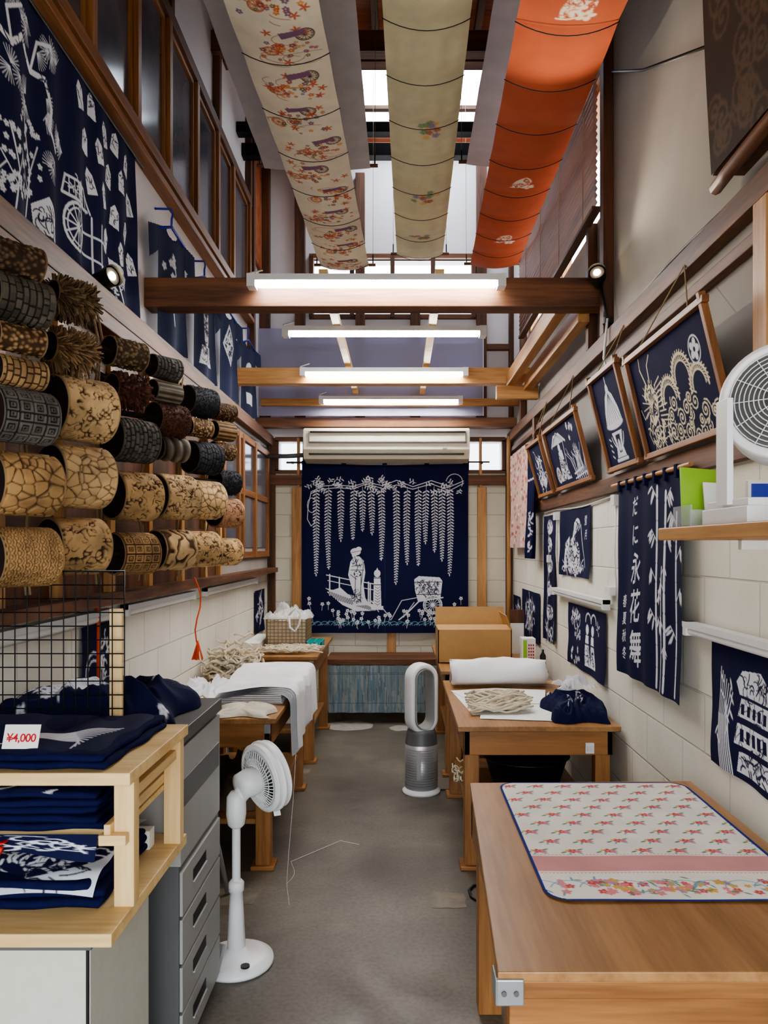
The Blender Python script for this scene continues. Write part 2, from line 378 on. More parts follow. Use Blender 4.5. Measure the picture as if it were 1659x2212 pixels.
b.box(XR-.05,XR-.001,2.06,2.14,1.84,2.46,'wz'); b.box(XR-.05,XR-.001,5.6,5.68,1.84,2.46,'dz'); b.box(XR-.05,XR-.001,4.0,4.05,2.54,3.2,'dz')
b.build('trim_5',.003)
b=MB(); b.box(XL,XL+.10,YN,D-.06,1.28,1.32,'dy')
for y in(1.75,2.22,2.62,3.10,3.58,4.12,4.62,5.0): b.box(XL,XL+.03,y,y+.05,1.32,2.36,'wz')
for z in(1.56,1.76,1.98,2.2): b.box(XL,XL+.015,YN,5.0,z,z+.05,'dy')
b.build('roller_rack')
b=MB()
ys=[2.2,2.62,3.07,3.6,4.1,4.66,5.2,5.68,6.3]
b.box(XLU,XLU+.06,2.1,6.35,3.44,3.50,'fy'); b.box(XLU,XLU+.05,2.1,6.35,4.33,4.40,'dy')
b.box(XLU,XLU+.07,2.1,6.35,3.36,3.395,'fy')
for i,y in enumerate(ys):
    b.box(XLU,XLU+.05,y-.025,y+.025,3.5,4.33,'fx')
    if i<len(ys)-1:
        y1=ys[i+1]; b.box(XLU,XLU+.012,y+.025,y1-.025,3.5,4.33,'dglass')
        for yy in (y+.035,y1-.055): b.box(XLU,XLU+.03,yy,yy+.02,3.5,4.33,'fx')
        b.box(XLU,XLU+.03,y+.035,y1-.035,3.5,3.53,'fy'); b.box(XLU,XLU+.03,y+.035,y1-.035,4.30,4.33,'fy')
b.build('window_4',.003)
b=MB()
for y in(3.0,4.1,5.2,6.3): b.box(XLU+.001,XLU+.05,y,y+.06,4.40,ZC,'dz')
b.box(XLU+.001,XLU+.03,6.47,6.90,4.0,5.05,'roof'); b.box(XLU+.001,XLU+.06,6.38,6.45,2.85,ZC,'dz'); b.build('trim_6',.003)
b=MB()
b.box(XL+.002,XL+.008,5.2,6.9,1.5,2.4,'dglass')
for y in(5.12,5.6,5.75,6.25,6.85): b.box(XL+.001,XL+.03,y,y+.06,1.42,2.36,'fx')
for z in(1.42,1.9,2.32): b.box(XL+.001,XL+.025,5.12,6.91,z,z+.05,'fy')
b.build('window_5',.003)
b=MB()
for z in np.arange(3.22,3.93,.034):
    x0=XR-.075;x1=XR-.052
    b.add([(x0,3.80,z+.038),(x0,6.15,z+.038),(x1,6.15,z),(x1,3.80,z),(x0,3.80,z+.035),(x0,6.15,z+.035),(x1,6.15,z-.003),(x1,3.80,z-.003)],[(0,1,2,3),(7,6,5,4),(0,4,5,1),(3,2,6,7)],'slat')
b.box(XR-.08,XR-.03,3.80,6.15,3.955,4.0,'dy'); b.box(XR-.08,XR-.035,3.80,6.15,3.18,3.2,'dy')
for y in(4.0,4.6,5.2,5.8): b.cyl((XR-.078,y,3.2),(XR-.078,y,3.95),.002,.002,'rope',5)
b.build('venetian_blind')
b=MB()
for y in(3.75,4.95,6.15): b.box(XR+.02,XR+.08,y,y+.05,3.2,3.95,'wz')
b.box(XR+.02,XR+.08,3.75,6.2,3.2,3.24,'wy'); b.box(XR+.02,XR+.08,3.75,6.2,3.91,3.95,'wy'); b.build('window_6')
# cross beams
b=MB(); b.box(XLU,XR-.001,3.8,3.92,2.70,2.845,'dx'); b.build('cross_beam',.004)
b=MB(); b.box(XLU,XR-.001,5.70,5.80,2.725,2.845,'wx'); b.build('cross_beam',.004)
b=MB(); b.box(XL,XR-.001,6.60,6.66,2.73,2.79,'wx'); b.build('cross_beam',.004)
b=MB(); b.box(XLU,XR-.001,6.74,6.86,2.565,2.65,'dx'); b.build('cross_beam',.004)
b=MB(); b.box(.80,.86,3.925,5.695,2.70,2.80,'wy'); b.box(.92,.98,3.925,5.695,2.66,2.76,'wy'); b.box(.72,1.03,5.64,5.695,2.60,2.70,'wx'); b.build('beam_joists',.004)
b=MB()
for x in(-.40,.18): b.box(x,x+.045,3.8,6.9,2.846,2.886,'px')
b.build('lamp_battens')
def fixture(y,z,L,x):
    b=MB(); b.box(x-L/2,x+L/2,y-.035,y+.035,z,z+.03,'fixt'); 
    n=8; vs=[];
    for xx in(x-L/2+.03,x+L/2-.03):
        for i in range(n+1):
            a=math.pi*i/n; vs.append((xx,y-.03*math.cos(a),z-.028*math.sin(a)))
    b.add(vs,[(i,i+1,n+2+i,n+1+i) for i in range(n)]+[tuple(range(n+1)),tuple(range(n+1,2*n+2))[::-1]],'lit',True)
    for s_ in(-1,1): b.box(x+s_*(L/2)-.02,x+s_*(L/2)+.02,y-.036,y+.036,z-.03,z+.032,'fixt')
    b.tube([(x-L/2,y,z+.03),(x-L/2-.02,y+.02,z+.05),(x-L/2+.04,y+.06,z+.08)],.004,'fixt')
    b.build('tube_light')
fixture(3.74,2.80,1.22,-.11); fixture(4.66,2.815,1.2,-.09); fixture(5.65,2.795,1.2,-.11); fixture(6.55,2.765,1.19,-.07)
b=MB(); b.box(-1.24,.74,6.69,6.694,2.655,3.42,'poly')
for x in(-1.24,.735): b.box(x,x+.006,6.685,6.69,2.655,3.42,'fixt')
b.build('plastic_draft_screen')
# ================================================================ AIR CONDITIONER
b=MB()
x0,x1=-.84,.62; y0=6.62
prof=[(6.93,2.555),(6.74,2.555),(6.69,2.53),(6.68,2.36),(6.73,2.28),(6.93,2.26)]
vs=[(x,y,z) for x in(x0,x1) for y,z in prof]; n=len(prof)
b.add(vs,[tuple(range(n)),tuple(range(n,2*n))[::-1]]+[(i,n+i,n+(i+1)%n,(i+1)%n) for i in range(n)],'acbody')
b.box(x0+.06,x1-.04,6.672,6.70,2.505,2.52,'blackp'); b.box(x0+.05,x1-.03,6.668,6.70,2.415,2.43,'dgrey'); b.box(x0+.05,x0+.056,6.672,6.7,2.42,2.52,'dgrey'); b.box(x1-.04,x1-.034,6.672,6.7,2.42,2.52,'dgrey'); b.box(x0+.05,x1-.05,6.68,6.75,2.315,2.328,'blackp'); b.box(x1-.24,x1-.20,6.674,6.70,2.36,2.38,'grey')
b.build('air_conditioner',.006)
b=MB(); b.tube([(-.85,6.85,2.33),(-1.0,6.85,2.32),(-1.19,6.85,2.32)],.02,'dgrey',8); b.build('aircon_pipe')
b=MB(); b.cyl((.985,6.86,.0),(.985,6.86,2.5),.018,.018,'wz',10); b.build('bamboo_pole')
# ================================================================ BACK TAPESTRY
def O(*p): return [(x-652,y-1000) for x,y in p]
r=Ras(360,367,.55)
r.line([(179,0),(180,367)],.8,C(45,55,100))
br=[(20,62),(45,50),(75,44),(110,50),(140,38),(175,46),(205,36),(240,48),(280,38),(320,50),(350,40)]
for k in range(2): r.line([(x,y+k*5+random.uniform(-3,3)) for x,y in br],1.5)
r.arc(330,40,18,3.3,6.8,1.3); r.arc(22,90,10,0,6.283,1.2,ry=16)
r.line([(20,62),(14,90),(12,120),(20,135),(26,130),(30,118)],1.4)
for _ in range(44):
    x=random.uniform(20,345); y=46+random.uniform(-12,12); a=random.uniform(0,6.28)
    r.line([(x,y),(x+math.cos(a)*14,y+math.sin(a)*9)],.7)
    for k in range(4): r.leaf(x+math.cos(a)*(k+1)*3.6,y+math.sin(a)*(k+1)*2.3,6.5,2.3,a+(1.1 if k%2 else -1.1))
for x,yb in((31,240),(58,225),(84,165),(113,160),(131,142),(149,150),(171,205),(204,258),(228,215),(252,217),(269,170),(286,188),(303,208),(320,240)):
    y0_=58; sw=random.uniform(-3,3); fx_=lambda y: x+sw*math.sin((y-50)/55.)
    y=48; pts=[]
    while y<yb: pts.append((fx_(y),y)); y+=6
    r.line(pts,.7); y=y0_
    while y<yb:
        t=(y-50)/(yb-50); L=8.0*(1-.58*max(0,t-.45)/.55)
        for sg in(-1,1): r.leaf(fx_(y)+sg*.8,y-(1.5 if sg>0 else 0),L,3.0*(1-.3*t),math.pi/2-sg*.98)
        y+=7.3*(1-.25*t)
    r.leaf(fx_(yb),yb-2,6,2.2,math.pi/2)
r.line(O((705,1241),(760,1252),(820,1262)),2.0); r.line(O((708,1253),(770,1266),(818,1275)),1.5)
for x,y in((712,1240),(733,1246),(784,1252),(796,1256),(800,1260)): r.line(O((x,y),(x,y+45)),2.6)
for i in range(26): x=708+i*4.5; r.line(O((x-4,1270+i*1.2),(x+8+random.uniform(0,8),1276+i*1.6+random.uniform(0,10))),1.4)
r.poly(O((706,1278),(735,1268),(760,1290),(818,1308),(812,1318),(770,1320),(740,1306))); 
for i in range(26): x=710+i*4; r.line(O((x,1276+i*1.5),(x+6,1292+i*1.2)),1.5,NAVY)
r.poly(O((808,1245),(822,1245),(824,1310),(806,1310))); r.ell(815-652,237,7,8); r.poly(O((812,1232),(818,1232),(815,1224)))
r.poly(O((802,1308),(828,1308),(828,1316),(802,1316))); r.line(O((808,1262),(822,1262)),1.6,NAVY); r.line(O((808,1247),(822,1247)),1.6,NAVY)
for y in range(1266,1306,6): r.line(O((810,y),(816,y+4),(821,y)),1,NAVY)
r.poly(O((757,1212),(765,1200),(776,1200),(786,1210),(789,1235),(785,1262),(789,1290),(796,1306),(762,1308),(766,1285),(758,1262),(752,1240)))
r.ell(768-652,190,11,8); r.ell(775-652,184,6,5); r.ell(765-652,197,5,6); r.line(O((758,1192),(778,1188)),1,NAVY)
for pts in(((760,1222),(783,1218)),((758,1230),(786,1230)),((766,1200),(770,1218)),((768,1240),(766,1300)),((780,1236),(779,1300)),((774,1206),(768,1220)),((757,1240),(770,1250)),((786,1212),(780,1262))): r.line(O(*pts),1.3,NAVY)
r.scrib(118,288,10,16,40,.9,NAVY,7); r.scrib(121,215,12,10,20,.9,NAVY,7); r.ell(120,238,8,7,NAVY); r.flower(120,238,7)
r.poly(O((895,1250),(905,1243),(950,1246),(956,1254),(952,1290),(903,1298),(897,1275)))
r.scrib(273,268,26,20,110,1.0,NAVY,8)
for y in(1256,1283): r.line(O((896,y),(954,y)),1.5,NAVY)
r.ell(283,306,21,21,NAVY); r.wheel(283,306,20,1.6,n=14); r.arc(283,306,17.5,w=.8,n=24)
r.line(O((957,1290),(905,1298),(878,1325),(862,1338)),2.6); r.line(O((900,1290),(868,1296),(845,1338)),1.4); r.line(O((895,1300),(872,1332)),1.3)
for i in range(58):
    x=random.uniform(8,352); y=random.uniform(292,345) if (x<60 or x>330) else random.uniform(318,346)
    r.flower(x,y,4.4,INK,NAVY)
    r.line([(x,y+3),(x+random.uniform(-4,4),y+14)],.7)
for i in range(24): x=i*15+4; r.arc(x,352,10,3.3,6.1,1.,C(120,180,190)); 
for i in range(30): r.line([(i*12+random.uniform(-3,3),350),(i*12+12,344+random.uniform(-5,4))],.9,C(150,190,200))
def fn(S,T):
    return -.88+1.507*S, D-.075-.008*np.sin(S*9+T*3)-.004*np.sin(S*31)-.01*T, 2.262-1.535*T-.012*np.sin(S*3.14)*(1-T)
t1=sheet('printed_cloth',r,fn)
b=MB(); b.cyl((-1.02,D-.09,2.27),(.82,D-.09,2.275),.009,.007,'blackp',8)
for x in(-.86,-.5,-.13,.25,.6): b.box(x-.02,x+.02,D-.10,D-.08,2.25,2.285,'navy')
b.box(-.975,-.955,D-.09,D-.05,2.26,2.28,'black'); b.box(.74,.76,D-.09,D-.05,2.26,2.28,'black')
group('indigo_tapestry',[t1,b.build('hanging_rod')])
b=MB(); b.box(-.62,.40,6.5,D-.06,.50,.55,'dx'); 
for x in(-.545,.245): b.box(x,x+.05,6.62,6.67,0,.5,'dz')
b.build('bench',.004)
r=plain(120,45,.6,C(128,146,154))
for i in range(420):
    x=random.uniform(0,120); y=random.uniform(-5,45)
    r.line([(x,y),(x,y+random.uniform(4,22))],random.uniform(.4,1.1),C(*random.choice([(104,126,142),(150,166,170),(160,164,156),(110,134,148),(168,168,158),(92,112,132)])))
for y in(7,8.5,36): r.line([(0,y),(120,y)],.5,C(90,104,118))
for x in range(4,120,12): r.line([(x,0),(x,45)],.7,C(150,150,130))
sheet('woven_fabric',r,lambda S,T:(-.60+.97*S,6.488-.006*(1+np.sin(S*40)),.50-.40*T))
# ================================================================ ROLLERS
def roller(px,py,h,kind,c1,c2,Lr=None,phi=.62,X=-1.0):
    d=-X*F/(VX-px); z=CZ+(VY-py)*d/F; R=h/2*d/F; L=Lr or (.09+R*.85)
    ax=Vector((math.sin(phi),math.cos(phi),0)); up=Vector((0,0,1)); si=ax.cross(up)
    c=Vector((X,d,z)); n=200; m=60
    c1=np.array(C(*c1));c2=np.array(C(*c2)); sd=random.random()*50
    vs=[];cols=[]
    for j in range(m+1):
        l=(j/m-.5)*L
        for i in range(n):
            a=6.28318*i/n; ca,sa=math.cos(a),math.sin(a)
            q=Vector((ca*R,sa*R,l))
            if kind=='crack':
                ds,_=noise.voronoi(q*30+Vector((sd,0,0))); v=min(1,(ds[1]-ds[0])*9)
            elif kind=='chip':
                w=noise.noise(q*62+Vector((sd,3,0))); w2=noise.noise(q*32+Vector((0,sd,9)))
                v=min(1,max(0,(abs(w)+.25*w2-.045)*18))
            elif kind=='wave':
                w=math.sin((l*120+2.5*noise.noise(q*24+Vector((sd,0,0)))*3)); v=.5+.5*max(-1,min(1,w*2.4+.9))
            elif kind=='scale':
                row=math.floor(l*46); u=(a*R*46+ (row%2)*.5); fu=u-math.floor(u)-.5; fl=l*46-row
                v=1-abs(math.hypot(fu,fl)*3.2%1.-.5)*2; v=min(1,v*1.8)
            elif kind=='block':
                row=math.floor(l*56); fl=l*56-row; u=a*R*34+(row%2)*.5+.35*noise.cell(Vector((row,sd,0))); fu=u-math.floor(u)
                v=0 if(fl<.22 or fu<.16) else .75+.25*noise.cell(Vector((row,math.floor(u),sd)))
            elif kind=='square':
                row=math.floor(l*28); fl=l*28-row-.5; u=a*R*28; fu=u-math.floor(u)-.5; mm=max(abs(fl),abs(fu)); v=1. if mm<.43 else 0.
                if .17<mm<.27: v=0.
                if mm<.08: v=0.
            elif kind=='dots':
                ds,_=noise.voronoi(q*72+Vector((sd,0,0))); v=max(0,min(1,1.25-ds[0]*2.2))
            elif kind=='rib':
                v=.5+.5*math.sin(a*R*260)
            elif kind=='spiral':
                v=.5+.5*math.sin(l*130+a)
            else: v=.5+.5*noise.noise(q*80)
            if j<2 or j>m-2: v=.6
            amp={'rib':.05,'spiral':.12}.get(kind,.085)
            rr=R*(1-amp+amp*v); p=c+ax*l+(si*ca+up*sa)*rr
            vs.append(p[:]); k=v*(.9+.45*noise.noise(q*30)); k=max(0,min(1,k)); cols.append((c1*(1-k)+c2*k)*(.95+.4*noise.noise(q*9+Vector((sd,sd,0)))))
    fs=[(j*n+i,j*n+(i+1)%n,(j+1)*n+(i+1)%n,(j+1)*n+i) for j in range(m) for i in range(n)]
    mi=[0]*len(fs)
    def ring(l,r_,col):
        o=len(vs)
        for i in range(n):
            a=6.28318*i/n; vs.append((c+ax*l+(si*math.cos(a)+up*math.sin(a))*r_)[:]); cols.append(np.array(col))
        return o
    def strip(o1,o2,mt):
        for i in range(n): fs.append((o1+i,o2+i,o2+(i+1)%n,o1+(i+1)%n)); mi.append(mt)
    RM=np.array(C(150,134,112))
    for e,l0 in((-1,-L/2),(1,L/2)):
        o1=ring(l0,R*.93,RM); o2=ring(l0,R*.905,RM*.6); o3=ring(l0-e*.02,R*.9,c1*.4); 
        strip(0 if e<0 else m*n,o1,0); strip(o1,o2,0); strip(o2,o3,1); fs.append(tuple(range(o3,o3+n))); mi.append(1)
    def cone(p0,p1,r0,r1,k,col,mt):
        o=len(vs); dd=(p1-p0).normalized(); A=dd.orthogonal().normalized(); B=dd.cross(A)
        for p,r_ in((p0,r0),(p1,r1)):
            for i in range(k):
                t=6.28318*i/k; vs.append((p+A*math.cos(t)*r_+B*math.sin(t)*r_)[:]); cols.append(np.array(col))
        for i in range(k): fs.append((o+i,o+(i+1)%k,o+k+(i+1)%k,o+k+i)); mi.append(mt)
        fs.append(tuple(range(o+k,o+2*k))); mi.append(mt)
    if kind in('spike','brush','straw'):
        N={'spike':260,'straw':620,'brush':900}[kind]
        for _ in range(N):
            a=random.random()*6.283; l=random.uniform(-.48,.48)*L; dr=(si*math.cos(a)+up*math.sin(a)); p=c+ax*l+dr*R*.9
            H=R*{'spike':.42,'straw':.75,'brush':.16}[kind]*random.uniform(.6,1.1)
            q=p+(dr+ax*random.uniform(-.3,.5)+Vector((0,0,-.25)))*H
            cone(p,q,{'spike':.006,'straw':.0035,'brush':.0035}[kind],{'spike':.0045,'straw':.002,'brush':.001}[kind],5,c1+(c2-c1)*random.random(),0)
    cone(c-ax*(L/2-.03),c-ax*((X-XL)/math.sin(phi)*.90),.012,.012,8,(.05,.03,.02),1)
    me=bpy.data.meshes.new('carved_pattern_roller'); me.from_pydata(vs,[],fs); me.materials.append(M['relief']); me.materials.append(M['hole'])
    me.polygons.foreach_set('material_index',mi); me.polygons.foreach_set('use_smooth',[len(f)==4 for f in fs])
    at=me.color_attributes.new('dye','FLOAT_COLOR','POINT'); at.data.foreach_set('color',np.concatenate([np.clip(np.array(cols),0,1),np.ones((len(cols),1))],1).astype(np.float32).ravel())
    o=bpy.data.objects.new('carved_pattern_roller',me); sc.collection.objects.link(o)
T1=((84,58,36),(214,180,132)); T2=((76,52,32),(196,160,112)); T3=((72,50,32),(182,144,96)); DG=((40,38,36),(112,108,102)); BR=((54,38,27),(136,108,80)); DR_=((52,28,23),(112,68,52)); BK=((20,22,26),(56,58,64)); GR=((60,52,44),(142,132,114))
for a in [(30,560,80,'dots',BR),(38,650,105,'block',((36,33,29),(100,92,80))),(38,732,66,'dots',T2),(42,805,66,'block',T2),(44,900,118,'square',DG),(44,1046,138,'crack',T3),(44,1203,130,'scale',T3),
 (155,645,60,'straw',((62,44,30),(144,116,84))),(150,757,66,'straw',((72,52,34),(162,128,90))),(168,885,138,'chip',T1),(163,1030,136,'crack',T1),(158,1180,124,'chip',T2),
 (270,765,66,'dots',((72,56,40),(176,150,112))),(275,843,62,'spike',DR_),(282,952,96,'block',DG),(284,1072,106,'chip',T2),(284,1196,92,'square',T3),
 (355,795,50,'block',DG),(356,848,48,'rib',GR),(362,908,72,'brush',DR_),(368,970,56,'spiral',GR),(371,1074,98,'chip',T1),(368,1188,88,'wave',T1),
 (430,868,64,'brush',BK),(428,925,42,'dots',T2),(437,990,72,'block',BK),(437,1080,84,'crack',T1),(430,1186,78,'chip',T2),
 (482,890,40,'dots',T3),(480,932,42,'rib',T2),(480,975,40,'dots',T2),(486,1042,52,'brush',BK),(486,1108,64,'chip',((112,60,42),(190,146,110))),(485,1192,60,'chip',T2)]:
    roller(a[0],a[1],a[2],a[3],a[4][0],a[4][1])
b=MB()
for px in(225,232,318,326,398,404,455,460,75,82):
    d=1.07*F/(VX-px); b.tube([(-1.1+.01*math.sin(k*2+px),d+.01*math.sin(k+px),2.36-k*.1) for k in range(11)],.005,'rope',5)
b.build('hanging_ropes')
# ================================================================ LEFT NOREN
r=Ras(132,75,.26)
for x in(22,44,66,88,110): r.line([(x,0),(x,75)],.5,C(14,18,50))
random.seed(3)
r.line([(0,18),(8,24),(14,20),(22,22),(28,16),(36,22),(44,20),(48,28),(46,36),(52,40)],2.0); r.line([(22,22),(20,12),(28,6)],1.2); r.line([(36,22),(40,10),(48,6)],1.2); r.line([(2,6),(14,10),(20,4)],1.3)
r.scrib(30,21,20,4,26,.5,NAVY,4)
for x,y in((5,14),(12,30),(16,8),(24,30),(30,8),(34,32),(44,10),(50,8),(42,30),(55,36),(48,46),(8,4),(22,2)):
    for s_ in range(3):
        bx_,by_=x+random.uniform(-4,4),y+random.uniform(-4,4); a0=random.uniform(0,6.28)
        for k in range(9): t=a0+k*.26; r.line([(bx_,by_),(bx_+5*math.cos(t),by_+5*math.sin(t))],.26)
for x,y in((72,8),(84,5),(96,10),(108,7),(120,10),(78,22),(90,20),(101,24),(113,21),(124,26),(82,36),(94,36),(106,39),(119,40),(126,52),(112,53),(72,46),(98,52)):
    a=random.uniform(-.4,.4); pts=[(0,-5.2),(2.8,-2.4),(3.4,4.8),(-3.4,4.8),(-2.8,-2.4)]
    r.poly([(x+p*math.cos(a)-q*math.sin(a),y+p*math.sin(a)+q*math.cos(a)) for p,q in pts],INK); r.scrib(x,y,2.4,3.6,7,.4,NAVY,3)
for x,y,h in((22,74,26),(33,73,34),(12,74,16)):
    r.line([(x,y),(x+2,y-h*.5),(x-2,y-h)],.8); r.line([(x+1,y-h*.4),(x+6,y-h*.8)],.5); r.line([(x+1,y-h*.3),(x-6,y-h*.6)],.5)
    for _ in range(34): r.flower(x+random.gauss(0,4.5),y-random.uniform(.2,1)*h,1.15)
r.arc(6,58,7,w=.8); r.arc(7,60,4.5,w=.8); r.scrib(6,60,6,6,14,.6,INK,4)
r.poly([(36,66),(44,60),(52,64),(54,72),(38,74)]); r.scrib(45,68,8,5,26,.5,NAVY,4)
r.wheel(68,60,8.5,.9,n=12); r.line([(58,51),(80,49)],1.2); r.line([(60,44),(76,42),(82,49)],1.); r.line([(60,44),(58,51)],1); r.scrib(68,46,7,3,14,.5)
for k in range(6): r.line([(62+k*3,44),(62+k*3.4,50)],.5)
r.line([(76,58),(94,56)],.9); r.line([(76,66),(92,66)],.9); r.line([(90,50),(90,70)],1.); r.line([(83,50),(84,72)],1.)
r.poly([(102,58),(122,60),(118,68),(104,67)]); r.scrib(112,63,8,4,24,.5,NAVY,4); r.line([(108,66),(112,75)],1.); r.scrib(104,70,6,3,10,.6)
nl=hang('printed_cloth','L',2.16,3.52,3.3,2.55,r,.014,6,XLU+.04)
b=MB(); b.cyl((XLU+.055,2.1,3.3),(XLU+.055,3.62,3.3),.006,.006,'blackp',8)
for y in np.arange(2.2,3.6,.22): b.tube([(XLU+.055,y,3.29),(XLU+.03,y,3.34),(XLU+.005,y,3.34)],.003,'black',5)
group('noren_curtain',[nl,b.build('curtain_rod')])
def tshirt(y0,y1,zt,zb,motif):
    TS=C(46,54,84)
    r=Ras(60,66,.55,np.array(TS))
    X,Y=r.X,r.Y; A=abs(X-30); top=1+.22*np.maximum(A-7,0)
    body=(A<17.5)&(Y>top); sl=(Y>top)&(Y<24-(30-A)*.25)&(A>=15)&(A<29.5)&(Y<top+13+.35*(A-15)); neck=((X-30)**2/42+(Y-.5)**2/26<1)
    r.k=(body|sl)&~neck
    r.arc(30,.5,7.3,0,3.14,1.0,C(26,32,58),ry=6)
    for sg in(-1,1): r.line([(30+sg*17.5,3),(30+sg*16.8,22)],.6,C(26,32,56)); r.line([(30+sg*16.5,22),(30+sg*17,66)],.8,C(32,38,64))
    if motif==0: r.line([(30,52),(26,36),(33,24),(30,14)],1.2); [r.flower(random.gauss(30,4),random.uniform(16,46),2.4) for _ in range(16)]
    elif motif==1: r.line([(30,14),(30,40)],7); r.scrib(30,28,3,14,34,.7,TS,5); r.poly([(23,44),(37,44),(41,56),(19,56)]); r.scrib(30,50,12,5,30,.7,TS,5)
    elif motif==2: r.poly([(30,10),(41,26),(30,42),(19,26)]); r.poly([(30,13),(38.5,26),(30,39),(21.5,26)],TS); r.scrib(30,26,6,9,34,.9,INK,5)
    else: r.ell(30,26,7,7); r.poly([(22,46),(40,46),(40,56),(22,56)])
    o=sheet('shirt_fabric',r,lambda S,T:(XLU+.025+.10*S+.010*np.sin(S*14+2*T)*(.3+T)+.012+.01*T,y0+(y1-y0)*S,zt+(zb-zt)*T))
    b=MB(); c=(y0+y1)/2; x=XLU+.085; dx=.03; w=(y1-y0)*.26
    b.tube([(x-dx,c-w,zt-.045),(x,c,zt+.01),(x+dx,c+w,zt-.045)],.008,'blue',6); b.tube([(x,c,zt+.01),(x,c,zt+.05),(x,c+.02,zt+.085),(x,c-.01,zt+.10),(XLU+.002,c-.015,zt+.10)],.006,'blue',6)
    group('t_shirt',[o,b.build('clothes_hanger')])
tshirt(3.74,4.22,3.16,2.52,0); tshirt(4.42,4.88,3.14,2.51,1); tshirt(5.08,5.52,3.14,2.53,2); tshirt(5.76,6.24,3.12,2.53,3)
# ================================================================ SPOTLIGHTS
def spot(p,dirv,mount):
    p=Vector(p);d=Vector(dirv).normalized(); b=MB()
    b.cyl(p-d*.09,p-d*.02,.03,.038,'blackp',20); b.cyl(p-d*.02,p+d*.02,.038,.042,'blackp',20,False); b.cyl(p+d*.004,p+d*.006,.034,.034,'silver',20); b.cyl(p+d*.006,p+d*.009,.016,.016,'bulb',16)
    b.tube([p-d*.05,(p-d*.05+Vector(mount))/2+Vector((0,0,.01)),mount],.008,'blackp',8); b.cyl(mount,Vector(mount)+Vector((0,0,.03)),.025,.025,'blackp',12)
    o=b.build('lamp_head'); l=bpy.data.lights.new('spot','SPOT'); l.energy=30; l.color=(1,.86,.66); l.spot_size=1.5; l.spot_blend=.6; l.shadow_soft_size=.03
    lo=bpy.data.objects.new('lamp_beam',l); lo.location=p+d*.03; lo.rotation_euler=d.to_track_quat('-Z','Y').to_euler(); sc.collection.objects.link(lo)
    group('spotlight',[o,lo])
spot(P(240,597,3.0),(.85,-.42,.12),(-1.17,3.05,2.53)); spot(P(1290,590,3.68),(-.35,-.8,.25),(.99,3.62,2.56))
# ================================================================ RIGHT WALL FRAMES
def frame(d0,d1,z0,z1,ras,lean=.09,ext=.025):
    """d0 far (left as seen), d1 near"""
    xb=XR-.045; xt=xb-lean
    fn=lambda S,T:(xt+(xb-xt)*T,d0+(d1-d0)*S,z1+(z0-z1)*T)
    o=sheet('indigo_picture',ras,fn); b=MB(); w=.022
    def pt(s,t): return Vector((xt+(xb-xt)*t-.004,d0+(d1-d0)*s,z1+(z0-z1)*t))
    ew=ext/abs(d1-d0); eh=ext/abs(z1-z0)
    for s in(0,1): b.beam(pt(s,-eh),pt(s,1+eh*.6),.022,w,'fx')
    for t in(0,1): b.beam(pt(-ew,t),pt(1+ew,t),w,w,'fy')
    hk=Vector((XR-.05,(d0+d1)/2,2.48))
    for s in(.15,.85): b.tube([pt(s,0),hk],.003,'rope',5)
    group('framed_picture',[o,b.build('picture_frame',.002)])
GOLD=np.array(C(228,218,190))
r=Ras(76,38,.24); random.seed(5)
for _ in range(40):
    x=random.uniform(24,70);y=37-random.uniform(0,1)*min(15,8+9*math.sin((x-20)*.06)**2); 
    R_=random.uniform(2.0,3.8); r.ell(x,y,R_,R_,NAVY); r.swirl(x,y,R_,.6,GOLD,2.0,random.choice((-1,1)),random.random()*6)
for cx_,cy_,R_ in((34,22,8),(48,17,8),(60,22,7)):
    r.arc(cx_,cy_,R_,3.0,6.4,1.0,GOLD); r.arc(cx_,cy_,R_*.72,3.1,6.3,.6,GOLD)
    for k in range(16): a=3.1+k*.2; r.line([(cx_+R_*math.cos(a),cy_+R_*math.sin(a)),(cx_+R_*1.15*math.cos(a+.1),cy_+R_*1.15*math.sin(a+.1))],.5,GOLD); r.line([(cx_+R_*.76*math.cos(a),cy_+R_*.76*math.sin(a)),(cx_+R_*.9*math.cos(a+.2),cy_+R_*.9*math.sin(a+.2))],.4,GOLD)
r.poly([(9,16),(13,12),(19,13),(23,18),(20,25),(14,28),(10,25),(12,21)],GOLD); r.scrib(15,19,5,6,34,.7,NAVY,4); r.ell(15,17,1.2,1,NAVY)
r.line([(14,12),(11,6),(12,2)],.8,GOLD,.3); r.line([(18,12),(19,6),(23,3)],.8,GOLD,.3)
for k in range(12): a=2+k*.35; r.line([(16,20),(16+10*math.cos(a),20+9*math.sin(a))],.35,GOLD)
for k in range(9): r.line([(22,14+k*1.6),(28+k%3,12+k*2)],.5,GOLD)
r.line([(10,22),(5,24),(3,20)],.4,GOLD); r.line([(11,25),(6,30),(8,34)],.4,GOLD); r.scrib(20,32,12,4,40,.5,GOLD,5)
r.ell(62,11,4.6,4.6); r.ell(62,11,4.0,4.0,NAVY); r.flower(62,11,3.8,INK,NAVY)
frame(3.03,2.27,1.86,2.235,r)
r=Ras(40,40,.32); r.poly([(20,7),(25,10),(29,16),(31,22),(9,22),(11,16),(15,10)]); r.ell(20,22,11,2); r.ell(20,8,2,3)
for k in range(7): r.line([(20,9),(10+k*3.3,21)],.35,NAVY)
r.poly([(13,25),(27,25),(24,31),(26,36),(14,36),(16,31)]); r.poly([(17,26.5),(23,26.5),(21.5,34),(18.5,34)],NAVY); r.ell(20,31,1.6,2.6); r.line([(20,2),(20,8)],.8); r.line([(13,37),(27,37)],1.4); r.arc(20,24,8.5,.3,2.8,.7)
for k in range(4): r.line([(8,27+k*2.5),(10,28+k*2.5)],.7)
frame(3.58,3.15,1.86,2.27,r,.1)
